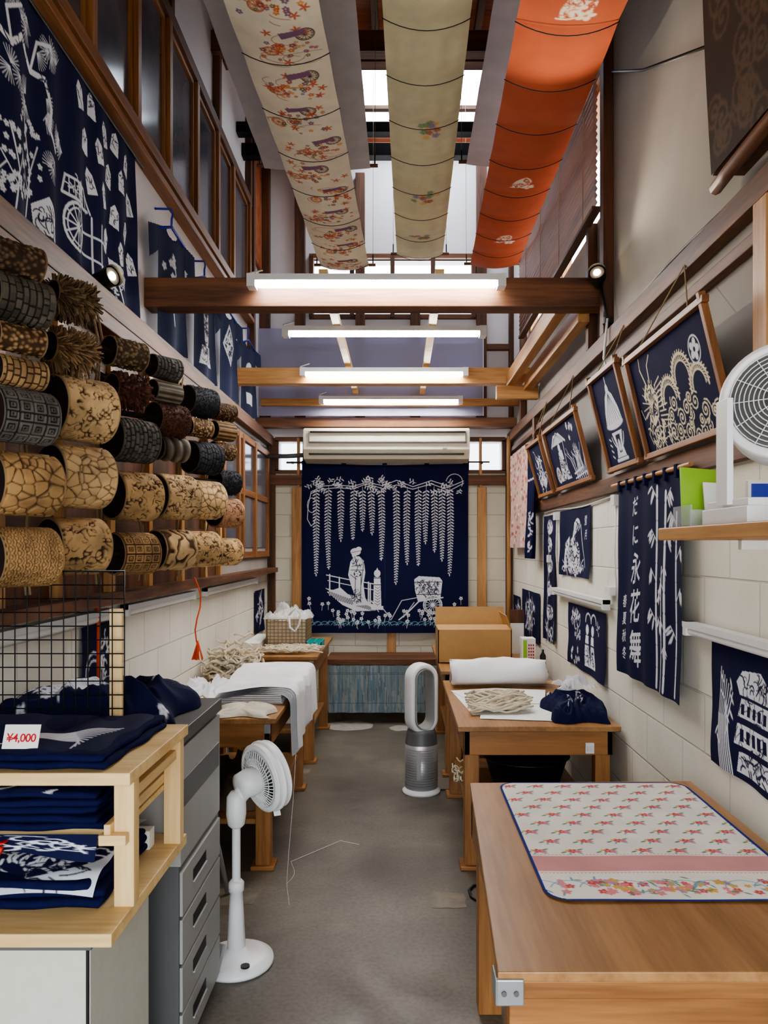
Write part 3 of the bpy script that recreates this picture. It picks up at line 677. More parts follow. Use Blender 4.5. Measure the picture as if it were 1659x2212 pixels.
r=Ras(84,40,.4); random.seed(9)
for k in range(6): r.grass(56+k*4,38,22,4,.5)
r.line([(10,12),(20,6),(34,6),(46,12)],1.5); r.poly([(12,12),(28,4),(44,12)]); [r.line([(28,5),(12+k*5,12)],.4,NAVY) for k in range(7)]
r.poly([(24,17),(33,16),(35,25),(42,36),(16,36),(21,26)]); r.ell(28,14.5,3,3); r.scrib(29,28,11,9,50,.7,NAVY,5); r.line([(40,12),(37,30)],.7); r.wheel(12,31,5,.7)
r.line([(50,34),(70,32)],1.); r.line([(50,37),(76,35)],.7); [r.flower(random.uniform(56,72),random.uniform(4,14),1.8) for _ in range(7)]
frame(4.76,3.92,1.86,2.21,r)
r=Ras(40,34,.4); r.scrib(20,20,13,12,34,.7,INK,7); r.poly([(16,12),(24,10),(28,28),(12,28)]); r.scrib(20,20,6,8,24,.8,NAVY,5)
frame(5.36,4.9,1.86,2.2,r)
# ================================================================ RIGHT NOREN
random.seed(12)
r=Ras(82,82,.25)
r.line([(41,4),(41,82)],.6,C(10,13,40))
for ch,y,s in(('だ',9,9),('に',21,10),('永',35,14),('花',51,15),('舞',69,17)): r.text(ch,26,y,s,INK,.8,.010,.1)
for i,ch in enumerate('春夏秋冬'): r.text(ch,9.5,50+i*7.6,6,INK,.8,.008,.1)
for x,w,y0 in((52,2.0,3),(63,2.4,6),(74,1.5,14)): r.bamboo(x,y0,81,w,.02,1.)
r.bamboo(58,34,82,1.2,.05,.8)
nr=hang('printed_cloth','R',3.46,2.68,1.765,.945,r,.005,4,XR-.035)
b=MB(); b.cyl((XR-.047,3.55,1.785),(XR-.047,2.6,1.785),.009,.009,'wy',8)
for y in np.linspace(2.72,3.42,7): b.box(XR-.058,XR-.036,y-.012,y+.012,1.75,1.797,'navy')
group('noren_curtain',[nr,b.build('bamboo_rod')])
def rc(name,d0,d1,zt,zb,draw,w,h,st=.4,fold=.005,nf=2,side='R',pos=None,bg=NAVY):
    r=Ras(w,h,st,bg); draw(r); return hang(name,side,d0,d1,zt,zb,r,fold,nf,pos,ph=random.random()*6)
def d_horse(r): 
    r.ell(32,26,12,9); r.poly([(28,24),(36,22),(40,8),(34,8)]); r.ell(40,10,5,4); r.scrib(34,22,14,12,70,.8,NAVY,6); r.scrib(30,34,20,4,50,.7,INK,5); r.line([(46,10),(54,34)],.8)
    r.text('雪',56,8,6); r.text('月',57,16,6)
    r.poly([(12,20),(22,16),(24,34),(10,36)]); r.scrib(17,27,6,8,20,.7,NAVY,4)
    for k in range(7): r.line([(24+k*3,34),(22+k*3,38)],.8)
rc('indigo_hanging_cloth',4.88,4.1,1.73,1.33,d_horse,66,40,.33)
def d_long(r):
    for i,y in enumerate((8,20,34,50,66)): r.ell(20,y,9-i%2*2,5); r.scrib(20,y,8,5,18,.8,NAVY,5); r.line([(20,y),(14,y+12)],1.2)
    r.scrib(20,78,14,6,20,.8)
rc('indigo_hanging_cloth',5.42,5.02,1.72,.86,d_long,40,86,.6)
def d_girls(r):
    r.scrib(18,10,12,5,24,.6,INK,5); [r.flower(random.uniform(8,34),random.uniform(4,30),1.7) for _ in range(14)]
    for x in(44,54): r.poly([(x-2.5,16),(x+2.5,16),(x+3.5,24),(x+5,34),(x-5,34),(x-3.5,24)]); r.ell(x,12.5,2.6,3); r.line([(x-3,21),(x+3,21)],1,NAVY); r.scrib(x,28,3,5,10,.6,NAVY,4); r.arc(x+2,8,5,3.14,6.28,1)
    [r.flower(random.uniform(8,30),random.uniform(28,36),1.7) for _ in range(8)]; r.scrib(66,10,4,4,8,.6)
rc('indigo_hanging_cloth',4.64,3.8,1.17,.81,d_girls,80,38,.35)
def d_fig(r): r.scrib(40,18,22,13,60,.8,INK,7); r.ell(40,14,7,8); r.ell(40,14,5,6,NAVY); r.scrib(40,14,4,5,10,.8)
rc('indigo_hanging_cloth',6.4,5.6,1.16,.78,d_fig,80,36,.6)
rc('indigo_hanging_cloth',6.88,6.5,1.08,.75,d_fig,50,32,.6)
def d_castle(r):
    for k in range(7): r.line([(9+k*1.4,44),(7+k*1.2,26),(9+k*1.4,10+k*1.2)],.8,INK,.3)
    for k in range(12): r.leaf(random.uniform(6,18),random.uniform(10,34),4,1,random.uniform(.5,2.2))
    r.poly([(20,13),(24,9),(36,8),(44,13),(42,17),(22,17)]); r.poly([(23,18),(43,18),(45,24),(21,24)]); r.poly([(21,26),(45,26),(47,33),(19,33)]); r.poly([(22,35),(44,35),(46,42),(20,42)])
    for x in range(24,44,4): r.poly([(x-1,19.5),(x+1.2,19.5),(x+1.2,23),(x-1,23)],NAVY); r.poly([(x-1.2,27.5),(x+1.2,27.5),(x+1.2,31.5),(x-1.2,31.5)],NAVY)
    for y in(17.5,25,34): r.line([(20,y),(46,y)],.8,NAVY)
    r.scrib(33,13,10,3,26,.5,NAVY,4); r.scrib(32,38,11,3,30,.6,NAVY,4); r.scrib(32,26,13,10,40,.35,NAVY,5)
    r.ell(51,32,6,7); r.scrib(51,32,6,7,40,.7,NAVY,4); r.scrib(52,38,7,4,26,.7,INK,5); r.scrib(50,25,6,3,16,.6,INK,4)
random.seed(77)
rc('indigo_hanging_cloth',2.52,1.95,1.215,.80,d_castle,60,44,.24)
PK=np.array(C(208,172,162))
def d_pink(r): [r.flower(random.uniform(0,60),random.uniform(0,80),1.6,C(*random.choice([(176,90,80),(230,215,205),(150,130,110)]))) for _ in range(260)]
rc('floral_kimono_cloth',6.7,5.8,2.3,1.5,d_pink,60,80,.5,.01,4,pos=XR-.05,bg=PK)
def d_gar(r): r.scrib(20,50,8,16,26,1,INK,8); r.line([(4,12),(36,12)],1,INK)
rc('indigo_garment',5.74,5.46,2.12,1.42,d_gar,40,70,.6,.02,3,pos=XR-.05)
rc('indigo_hanging_cloth',2.86,3.2,1.2,.84,lambda r:(r.arc(14,20,9,w=1.2),r.arc(14,20,6,w=.8),r.scrib(26,14,6,9,24,1),r.arc(30,30,7,w=1)),40,36,.5,side='L')
rc('indigo_hanging_cloth',6.3,6.75,1.14,.78,lambda r:r.scrib(20,20,12,14,30,1.2,INK,8),40,42,.8,side='L')
def wtube(side,y0,y1,z):
    b=MB(); x=(XL+.03) if side=='L' else XR-.035
    b.box(x-.02,x+.02,y0,y1,z,z+.02,'fixt'); b.cyl((x,y0+.02,z-.012),(x,y1-.02,z-.012),.014,.014,'white',12)
    for y in(y0,y1-.03): b.box(x-.018,x+.018,y,y+.03,z-.028,z+.02,'fixt')
    b.build('batten_light')
wtube('L',1.2,3.1,1.235); wtube('L',3.25,4.35,1.235); wtube('L',4.6,6.25,1.235)
wtube('R',1.4,2.66,1.225); wtube('R',3.7,4.95,1.225)
b=MB()
b.tube([(XR-.02,3.66,3.78),(XR-.02,3.2,3.50),(XR-.02,2.45,3.12)],.006,'blackp',6)
b.tube([(XR-.058,3.6,2.58),(XR-.07,3.62,2.4),(XR-.05,3.6,2.3),(XR-.06,3.63,2.22)],.006,'fixt',6)
b.build('power_cable')
b=MB(); b.tube([(XR-.025,y,2.56+.008*math.sin(y*5)) for y in np.arange(2.4,3.5,.15)],.006,'dgrey',6); b.build('power_cable')
b=MB()
for y,z0,z1 in((3.62,1.70,1.22),(4.98,1.68,1.26),(5.2,1.4,1.2)):
    b.tube([(XR-.012,y,z0),(XR-.012,y+.02,(z0+z1)/2),(XR-.012,y-.03,z1)],.004,'white',5); b.box(XR-.03,XR-.001,y-.03,y+.03,z0,z0+.05,'white')
b.tube([(XR-.012,y,1.74+.01*math.sin(y*4)) for y in np.arange(3.6,5.5,.1)],.004,'white',5); b.box(XR-.03,XR-.001,3.66,3.76,1.27,1.31,'white')
b.build('power_sockets')
b=MB(); b.tube([(XL+.10,4.1,1.34)]+[(XL+.12+.01*math.sin(k),4.1+.03*math.sin(k*1.3),1.30-k*.06) for k in range(7)],.004,'orange',6)
for k in range(14): b.tube([(XL+.12,4.1,1.0),(XL+.12+random.uniform(-.03,.03),4.1+random.uniform(-.03,.03),.90)],.003,'orange',4)
b.build('cord_tassel')
# ================================================================ CEILING FABRIC BOLTS
def bolt(name,ras,xn,xf,w,zn,zf,yn,yf,dip=.05,sticks=.42,rod='blackp',nw=0):
    L=yf-yn; sk=sticks or .6
    def zc(t): return zn+(zf-zn)*t
    def fn(S,T):
        y=yn+L*T; x=xn+(xf-xn)*T+(S-.5)*w; return x,y,zn+(zf-zn)*T-dip*(1-(2*S-1)**2)*.6-.012*np.abs(np.sin(3.1416*(y-yn)/sk))+nw*np.sin(S*26)*np.sin(3.1416*(y-yn)/sk)**2*.004
    o=sheet('bolt_fabric',ras,fn); b=MB(); y=yn+.01
    while sticks and y<yf-.02:
        t=(y-yn)/L; xc=xn+(xf-xn)*t
        b.tube([(xc+(s/10-.5)*(w+.01),y,zc(t)-.004-dip*(1-(2*s/10-1)**2)) for s in range(11)],.0022,rod,5); y+=sticks
    xc=xf; b.cyl((xc-w/2-.05,yf,zc(1)+.005),(xc+w/2+.05,yf,zc(1)+.005),.012,.012,'dx',8)
    for sg in(-1,1): b.cyl((xc+sg*(w/2+.03),yf,zc(1)),(xc+sg*(w/2+.03),yf+.02,zc(1)+.09),.005,.005,'blackp',6)
    for sg in(-1,1): b.tube([(xf+sg*(w/2+.03),yf+.01,zf),(xf+sg*(w/2+.03),yf+.1,ZC-.02)],.0015,'rope',4)
    for sg in(-1,1): b.tube([(xn+sg*(w/2+.01),yn,zn),(xn+sg*(w/2+.01),yn,ZC-.02)],.0015,'rope',4)
    group(name,[o,b.build('stretcher_sticks')])
random.seed(21)
CR=np.array(C(226,216,194)); r=Ras(37,440,.34,CR)
cols=[(200,84,54),(210,118,62),(160,80,80),(122,94,132),(216,152,90),(100,110,74)]
y=8
while y<436:
    cx=random.uniform(13,24)
    r.wheel(cx+8,y+5,3.8,.5,np.array(C(96,72,56)),12); r.wheel(cx-8,y+16,3.2,.5,np.array(C(190,112,68)),10)
    for k in range(4): r.arc(cx+random.uniform(-8,8),y+random.uniform(2,24),random.uniform(6,11),random.random()*3,3+random.random()*3,.35,np.array(C(176,120,76)),12,ry=4)
    for _ in range(30):
        r.flower(cx+random.gauss(0,6.5),y+14+random.gauss(0,4.4),random.uniform(.9,1.7),np.array(C(*random.choice(cols))),np.array(C(240,205,140)))
    for _ in range(6):
        a=random.random()*6; X0,Y0=random.uniform(3,34),y+random.uniform(0,24)
        for k in range(5): r.leaf(X0,Y0,2.4,.9,a+k*1.256,np.array(C(200,96,64)))
    r.poly([(cx-3,y+3),(cx+8,y+1),(cx+9,y+4),(cx-2,y+7)],np.array(C(134,96,124)))
    y+=29
bolt('floral_kimono_fabric',r,-.535,-.415,.37,3.62,3.66,1.6,5.85,.055)
r=Ras(38,450,.9,np.array(C(220,212,176)))
for y in(250,335,405):
    for _ in range(12): r.flower(22+random.gauss(0,4),y+random.gauss(0,3.5),2.4,np.array(C(*random.choice([(190,100,80),(140,130,170),(130,155,110),(225,180,110)]))))
bolt('cream_kimono_fabric',r,.09,.17,.375,3.72,3.9,1.6,6.25,.055,nw=1)
OR=C(188,94,62)
r=Ras(38,460,.5,np.array(OR))
WH=np.array(C(240,222,204))
for y,s in((110,1.2),(275,1),(380,1)):
    x=16
    for k in range(7): r.leaf(x,y,8*s,2.4*s,-.9+k*.42,WH)
    r.arc(x,y,8.5*s,-.9,1.8,1,WH); r.scrib(x+4,y+2,6,5,24,.5,np.array(OR),4); r.flower(x+8,y+8,4,WH,np.array(C(220,160,100)))
bolt('orange_kimono_fabric',r,.58,.77,.385,3.36,3.80,1.6,6.2,.055)
r=Ras(70,360,2,np.array(C(196,190,192)))
bolt('sheer_grey_fabric',r,-.56,-.54,.70,4.02,4.02,1.8,5.05,.03,.0)
r=Ras(40,360,2,np.array(C(196,188,194)))
bolt('sheer_grey_fabric',r,.62,.63,.38,4.02,4.02,1.8,5.0,.03,.0)
# ================================================================ TABLES
def table(x0,x1,y0,y1,z,name='work_table',lg=.07,under=True):
    b=MB(); b.box(x0,x1,y0,y1,z-.025,z,'ty'); a=.03
    b.box(x0+a,x1-a,y0+a,y0+a+.03,z-.14,z-.025,'tx'); b.box(x0+a,x1-a,y1-a-.03,y1-a,z-.14,z-.025,'tx')
    b.box(x0+a,x0+a+.03,y0+a,y1-a,z-.14,z-.025,'ty'); b.box(x1-a-.03,x1-a,y0+a,y1-a,z-.14,z-.025,'ty')
    for x in(x0+a+.005,x1-a-lg-.005):
        for y in(y0+a+.031,y1-a-lg-.031): b.box(x,x+lg,y,y+lg,0,z-.025,'tz'); b.box(x-.02,x+lg+.02,y-.02,y+lg+.02,0,.02,'tx')
    if under: b.box(x0+.06,x1-.06,y0+.09,y1-.09,.2,.225,'ty')
    if x0<0: b.box(x1-.06,x1-.028,y0+.024,y0+.031,z-.075,z-.03,'silver')
    b.build(name,.004)
table(-1.19,-.565,3.5,4.85,.715); table(-1.19,-.56,5.25,6.44,.75); table(.27,1.02,3.5,4.72,.68); table(.27,.97,4.95,6.3,.70)
b=MB(); z=.70
def prism(b,pts,z0,z1,mat):
    n=len(pts); vs=[(x,y,z0) for x,y in pts]+[(x,y,z1) for x,y in pts]
    b.add(vs,[tuple(range(n))[::-1],tuple(range(n,2*n))]+[(i,(i+1)%n,n+(i+1)%n,n+i) for i in range(n)],mat)
top=[(.186,1.44),(1.0,1.44),(1.0,2.62),(.241,2.60)]
prism(b,top,z-.02,z,'ty'); prism(b,[(.192,1.445),(.998,1.445),(.998,1.49),(.194,1.49)],z-.055,z-.02,'tx'); b.box(.21,.99,1.455,1.49,z-.25,z-.055,'tx'); b.box(.24,.27,1.49,2.55,z-.16,z-.02,'ty')
for x,y in((.215,1.49),(.255,2.45),(.92,1.49),(.92,2.45)): b.box(x,x+.075,y,y+.075,0,z-.02,'tz')
b.box(.24,.99,2.5,2.53,z-.16,z-.02,'tx')
b.box(.183,.235,1.434,1.4454,z-.062,z-.012,'silver') ; b.box(.181,.1865,1.434,1.49,z-.062,z-.012,'silver')
for x in(.197,.22): b.cyl((x,1.430,z-.037),(x,1.435,z-.037),.005,.005,'dgrey',10)
b.build('work_table',.003)
random.seed(31)
MW=np.array(C(240,235,225)); r=Ras(64,90,.2,MW)
pk=(np.array(C(210,84,100)),np.array(C(228,136,148)),np.array(C(224,174,80)))
gr=np.array(C(100,152,118)); bl=np.array(C(112,168,196))
for j in range(9):
    for i in range(8):
        x=3+i*9.4+(j%2)*4.7; y=4.5+j*7
        if y>62: continue
        r.leaf(x-1.7,y+.3,2.0,.8,2.6,gr); r.leaf(x+1.1,y-.5,2.2,.8,-.5,gr); r.leaf(x+.8,y+.8,1.9,.7,.6,bl); r.flower(x,y,1.5,pk[0],pk[2]); r.flower(x+1.5,y+.3,1.1,pk[1],pk[0]); r.ell(x-1.4,y-.4,.6,.5,pk[2]); r.leaf(x-.6,y+.8,1.8,.6,2,bl)
r.poly([(0,64),(64,64),(64,73.5),(0,73.5)],np.array(C(216,154,154)))
for y in(63,74.5):
    for i in range(64): r.ell(i+.5,y,.3,.22,np.array(C(220,130,130)))
for i in range(70):
    x=random.uniform(1,63);y=random.uniform(79,86); r.flower(x,y,random.uniform(.9,1.7),pk[random.randrange(3)],pk[2])
for i in range(44): x=random.uniform(1,63);y=random.uniform(78,87); r.leaf(x,y,2.2,.6,random.random()*6,random.choice((gr,bl)))
for i in range(10): r.arc(i*7,84,5,3.4,6.,.3,bl)
ed=np.array(C(34,50,135)); R=6
X,Y=r.X,r.Y; dx=np.maximum(np.abs(X-32)-(32-R),0);dy=np.maximum(np.abs(Y-45)-(45-R),0); dist=np.hypot(dx,dy)
r.k=(dist<=R+.05); r.a[dist>R-.8]=ed
sheet('floral_mat',r,lambda S,T:(.335+.625*S,2.59-.87*T,.7045+.0012*np.sin(S*9)*np.sin(T*7)))
# ================================================================ TABLE R2 GOODS
b=MB()
def rollcloth(b,x0,x1,y,z,R,mat,flat=.8):
    n=28;m=14;vs=[]
    for j in range(m+1):
        x=x0+(x1-x0)*j/m
        for i in range(n):
            a=6.283*i/n; rr=R*(1+.05*math.sin(3*a+j*.5)+.02*math.sin(j*1.7)); vs.append((x+.01*math.sin(i),y+rr*math.cos(a)*1.1+.02*j/m,z+rr*flat*(1+math.sin(a))))
    b.add(vs,[(j*n+i,j*n+(i+1)%n,(j+1)*n+(i+1)%n,(j+1)*n+i) for j in range(m) for i in range(n)]+[tuple(range(n))[::-1],tuple(range(m*n,m*n+n))],mat,True)
rollcloth(b,.31,.86,4.52,.690,.095,'whitec'); b.build('white_fabric_roll')
b=MB()
for x0,x1,y0,y1,a in((.33,.72,3.75,4.35,.1),(.42,.78,3.62,4.1,-.15),(.36,.62,3.9,4.4,.3),(.5,.8,4.0,4.4,-.2)):
    c,s=math.cos(a),math.sin(a);mx,my=(x0+x1)/2,(y0+y1)/2;z=.6815+.0015*len(b.v)/8
    b.add([(mx+(x-mx)*c-(y-my)*s,my+(x-mx)*s+(y-my)*c,zz) for zz in(z,z+.001) for x,y in((x0,y0),(x1,y0),(x1,y1),(x0,y1))],[(3,2,1,0),(4,5,6,7),(0,1,5,4),(1,2,6,5),(2,3,7,6),(3,0,4,7)],'paper')
b.build('paper_sheets')
def strands(b,cx,cy,z,rx,ry,h,n,mat,r=.004,seg=7):
    for _ in range(n):
        a=random.random()*6.28; q_=math.sqrt(random.random()); x=cx+rx*q_*math.cos(a);y=cy+ry*q_*math.sin(a); hh=h*(1-q_*.8)*random.random(); t=random.random()*6.28;pts=[]
        for k in range(seg):
            pts.append((x,y,z+r+max(0,hh+.012*math.sin(k*1.9+t)))); x+=rx*.22*math.cos(t);y+=ry*.22*math.sin(t);t+=random.uniform(-.8,.8)
            x=min(cx+rx,max(cx-rx,x)); y=min(cy+ry,max(cy-ry,y))
        b.tube(pts,r,mat,5)
random.seed(4)
b=MB(); 
for k in range(80):
    y=3.72+.3*random.random(); x=.34+random.random()*.05; L=random.uniform(.2,.3); z=.705+.065*random.random()*(1-abs(y-3.87)/.2)
    b.tube([(x+L*t/6,y+.02*math.sin(t+k)+.05*(t/6),z+.012*math.sin(t*1.3+k)) for t in range(7)],.0055,'beige',5)
b.build('hemp_cord_bundle')
def pile(name,ras,x0,x1,y0,y1,z,h,seed,p=4,rough=.35,sc_=6,mat='cloth'):
    def fn(S,T):
        U=2*S-1;V=2*T-1; e=np.clip((1-np.abs(U)**p)*(1-np.abs(V)**p),0,1)**.5
        n=np.zeros_like(S)
        for j in range(S.shape[0]):
            for i in range(S.shape[1]):
                q=Vector((S[j,i]*sc_,T[j,i]*sc_*.7,seed)); q2=q+Vector((noise.noise(q*.8),noise.noise(q*.8+Vector((9,9,9))),0))*.8
                n[j,i]=.55+.5*noise.noise(q*.6)+.45*(1-2*abs(noise.noise(q2*1.1)))-.45+.12*(1-3*abs(noise.noise(q2*2.6)))
        wx=.02*np.sin(T*9+seed);wy=.02*np.sin(S*8+seed)
        return x0+(x1-x0)*S+wx*(1-e*0), y1+(y0-y1)*T+wy, z+.002+h*e*np.clip(1-rough+rough*1.6*(n-.3),.1,2)
    return sheet(name,ras,fn,mat)
def batik(w,h,st,n):
    r=Ras(w,h,st); r.scrib(w*.35,h*.6,w*.2,h*.2,n,w*.010,INK,w*.1); [r.flower(random.uniform(0,w),random.uniform(0,h),w*.03) for _ in range(n//4)]; return r
pile('folded_indigo_cloth',batik(60,50,.6,14),.74,.995,3.56,3.98,.68,.12,3,6,.4,4)
pile('polythene_bag',plain(20,20,.5,C(240,240,240)),.80,.97,3.75,3.95,.80,.07,9,3,.8,7,'bag')
b=MB(); b.box(.86,.90,3.52,3.529,.55,.60,'white') ; b.box(.868,.892,3.515,3.522,.562,.588,'fixt'); b.build('light_switch',.002)
b=MB(); b.lathe([(.17,0),(.22,.16),(.235,.165),(.215,.15),(.165,.012)],(.68,4.1,.226),'blackp',28); b.build('washbasin')
b=MB(); b.tube([(.35+.06*math.cos(t*.7)+.01*t*.3,3.3+.09*math.sin(t*.7),.006) for t in range(12)]+[(.42,3.6,.006),(.45,3.9,.006)],.006,'blackp',6); b.build('power_cord')
b=MB(); strands(b,.36,4.2,.226,.06,.12,.12,30,'beige'); b.build('rag_bundle')
b=MB(); x0,x1,y0,y1,z0,z1=.27,.78,5.28,5.66,.701,.93; t=.006
b.box(x0,x1,y0,y0+t,z0,z1,'card');b.box(x0,x1,y1-t,y1,z0,z1,'card');b.box(x0,x0+t,y0,y1,z0,z1,'card');b.box(x1-t,x1,y0,y1,z0,z1,'card');b.box(x0,x1,y0,y1,z0,z0+t,'card')
b.beam(((x0+x1)/2,y1,z1),((x0+x1)/2,y1+.03,z1+.13),x1-x0,.005,'card'); b.beam((x1,(y0+y1)/2,z1),(x1-.04,(y0+y1)/2,z1+.10),y1-y0,.005,'card')
b.beam(((x0+x1)/2,y0,z1),((x0+x1)/2,y0+.17,z1+.02),x1-x0,.005,'card'); b.box(x0,x1,y0+.165,y1,z1-.01,z1-.005,'card')
b.build('cardboard_box')
b=MB(); b.box(.84,.93,5.2,5.32,.701,.88,'paper'); b.box(.845,.87,5.197,5.2,.71,.87,'green'); 
for i in range(3):
    for j in range(6): b.box(.88+i*.015,.888+i*.015,5.196,5.2,.72+j*.022,.732+j*.022,'redink')
b.build('product_box'); 
b=MB(); b.lathe([(.018,0),(.02,.05),(.02,.09),(.008,.11),(.008,.13)],(.945,5.02,.701),'blackp',14); b.build('small_bottle')
b=MB(); b.box(.86,.965,5.9,5.92,.701,1.02,'dz'); b.box(.84,.94,5.75,5.765,.701,.93,'paper'); b.build('framed_card')
# ================================================================ LEFT TABLES GOODS
random.seed(8)
W_=C(240,240,243)
def drape(S,T):
    y=4.66-.86*T+.03*np.sin(S*5)
    Lx=.66*S; edge=.34; R=.05
    top=np.minimum(Lx,edge); rest=np.maximum(Lx-edge,0); ang=np.minimum(rest/R,1.5); dn=np.maximum(rest-R*1.5,0)
    x=-.90+top+R*np.sin(ang)+.008*np.sin(T*22)*(rest>0)+.03*dn+.05*dn*np.sin(T*9); h=.07+.015*np.sin(T*6+S*3)+.006*np.sin(T*30+S*9)
    z=.715+h-R*(1-np.cos(ang))-dn*(.75+.25*T)
    return x,y,z+.03*np.sin(T*3.1)*(S<.6)*1.
def drape2(k):
    def f(S,T):
        x,y,z=drape(S,T); return x-.007*k,y-.004*k,z-.008*k
    return f
dr=[sheet('cloth_layer',plain(60,90,.8 if k==0 else 1.6,W_),drape2(k)) for k in range(5)]
b=MB()
for k in range(5):
    z=.716+k*.008; b.box(-.93+k*.004,-.585-k*.003,3.84+k*.006,4.64,z,z+.006,'whitec')
group('white_cloth_stack',dr+[b.build('folded_layers',.002)])
pile('white_cloth_heap',plain(40,40,.5,W_),-1.15,-.95,3.62,4.4,.716,.17,2,3,.8,4)
pile('beige_cloth',plain(30,30,1,C(212,204,186)),-.86,-.60,3.52,3.76,.716,.04,4,4,.4,4)
b=MB(); strands(b,-1.0,4.62,.73,.15,.18,.24,190,'beige',.006); b.build('yarn_heap')
b=MB(); strands(b,-1.03,3.60,.73,.12,.08,.06,70,'beige',.005); b.build('yarn_heap')
b=MB(); bx0,bx1,by0,by1,bz0,bz1=-1.0,-.70,5.75,6.1,.752,.96
for i in range(11):
    x=bx0+(bx1-bx0)*i/10; b.cyl((x,by0,bz0),(x,by0,bz1),.003,.003,'rope',5); b.cyl((x,by1,bz0),(x,by1,bz1),.003,.003,'rope',5)
for i in range(9):
    z=bz0+.004+(bz1-bz0-.004)*i/8; b.tube([(bx0,by0,z),(bx1,by0,z),(bx1,by1,z),(bx0,by1,z)],.003,'rope',5,True)
for i in range(11):
    y=by0+(by1-by0)*i/10; b.cyl((bx0,y,bz0),(bx0,y,bz1),.003,.003,'rope',5); b.cyl((bx1,y,bz0),(bx1,y,bz1),.003,.003,'rope',5)
b.box(bx0+.01,bx1-.01,by0+.01,by1-.01,bz0,bz0+.19,'beige'); b.build('wire_basket')
pile('polythene_bag',plain(20,20,.6,C(240,240,240)),bx0-.01,bx1+.02,by0,by1,bz1,.13,3,3,.8,5,'bag')
pile('bundled_cloth',plain(20,20,.6,C(220,212,190)),bx0+.02,bx1-.02,by0+.02,by1-.02,bz1-.015,.1,8,3,.8,5)
b=MB(); b.tube([(-.83,5.74,.99),(-.82,5.735,.90),(-.78,5.735,.87),(-.75,5.735,.92),(-.74,5.74,1.0),(-.78,5.74,1.05),(-.83,5.74,.99)],.009,'whitec',6); b.build('cotton_rope')
b=MB()
for k in range(90):
    x=-1.02+random.random()*.3; y=5.34+.3*random.random(); L=random.uniform(.12,.22)
    b.tube([(x+L*t/5*.9,y+.015*math.sin(t+k),.765+.025*random.random()+.006*math.sin(t*2+k)) for t in range(6)],.006,'beige',5)
b.build('hemp_cord_bundle')
b=MB()
tx0,tx1,ty0,ty1=-.688,-.575,5.66,5.90
b.box(tx0,tx1,ty0,ty1,.751,.756,'teal')
for i in range(3): x=tx0+(tx1-tx0-.006)*i/2; b.box(x,x+.006,ty0,ty1,.756,.80,'teal')
for i in range(5): y=ty0+(ty1-ty0-.006)*i/4; b.box(tx0,tx1,y,y+.006,.756,.80,'teal')
b.build('sorting_tray')
b=MB(); b.box(-1.15,-1.03,5.6,6.2,.751,.80,'paper'); b.build('paper_stack',.004)
b=MB(); b.box(-.95,-.68,5.5,6.1,.226,.30,'paper'); b.box(-.93,-.70,5.52,6.05,.30,.36,'beige'); b.build('paper_bundle',.01)
pile('rag_heap',plain(20,20,.8,C(130,116,98)),-1.1,-.70,3.7,4.5,.226,.2,5,3,.7,6)
b=MB(); c=(-.92,3.12)
for sx,sy in((-1,-1),(1,-1),(1,1),(-1,1)): b.tube([(c[0]+sx*.10,c[1]+sy*.10,.47),(c[0]+sx*.15,c[1]+sy*.15,.2),(c[0]+sx*.18,c[1]+sy*.18,.008)],.011,'grey',8)
b.lathe([(.14,.47),(.155,.475),(.155,.5),(.13,.51)],c,'blackp',24); b.tube([(c[0]+.125*math.cos(t),c[1]+.125*math.sin(t),.3) for t in np.linspace(0,6.28,20)[:-1]],.007,'grey',6,True)
b.build('stool')
# ================================================================ TOWER FAN (bladeless)
fx,fy=.137,4.7
b=MB(); b.lathe([(.115,0),(.118,.012),(.105,.022),(.1,.03)],(fx,fy),'white',40); b.lathe([(.098,.03),(.1,.032),(.1,.30)],(fx,fy),'silver',40)
b.lathe([(.1,.30),(.099,.302),(.092,.36),(.085,.385)],(fx,fy),'dgrey',40)
for j in range(16):
    z=.05+j*.015; b.tube([(fx+.1008*math.cos(t),fy+.1008*math.sin(t),z) for t in np.linspace(0,6.283,41)[:-1]],.0012,'grey',4,True)
b.box(fx-.03,fx-.005,fy-.103,fy-.09,.10,.27,'grey')
ph=.45; ca,sa=math.cos(ph),math.sin(ph)
def loop(b,w,h,zc,thick,depth,mat):
    n=56;vs=[]
    sec=[(thick/2*math.copysign(abs(math.cos(t))**.6,math.cos(t)),depth/2*math.copysign(abs(math.sin(t))**.6,math.sin(t))) for t in np.linspace(0,6.283,15)[:-1]]
    for i in range(n):
        L=2*(h-w); per=2*math.pi*w+2*L; s_=per*i/n
        if s_<math.pi*w: a=s_/w; p=(w*math.cos(a),(h-w)+w*math.sin(a)); nn=(math.cos(a),math.sin(a))
        elif s_<math.pi*w+L: u=s_-math.pi*w; p=(-w,(h-w)-u); nn=(-1,0)
        elif s_<2*math.pi*w+L: a=math.pi+(s_-math.pi*w-L)/w; p=(w*math.cos(a),-(h-w)+w*math.sin(a)); nn=(math.cos(a),math.sin(a))
        else: u=s_-2*math.pi*w-L; p=(w,-(h-w)+u); nn=(1,0)
        for q1,q2 in sec:
            lx=p[0]+nn[0]*q1; lz=p[1]+nn[1]*q1; vs.append((fx+lx*ca+q2*sa,fy+lx*sa-q2*ca,zc+lz))
    k=len(sec); b.add(vs,[(i*k+j,i*k+(j+1)%k,((i+1)%n)*k+(j+1)%k,((i+1)%n)*k+j) for i in range(n) for j in range(k)],mat,True)
loop(b,.078,.20,.575,.036,.11,'white'); loop(b,.060,.182,.575,.004,.118,'grey')
b.tube([(fx+.1,fy,.01),(fx+.2,fy+.02,.006),(fx+.3,fy+.2,.006)],.005,'blackp',6)
b.build('bladeless_tower_fan')
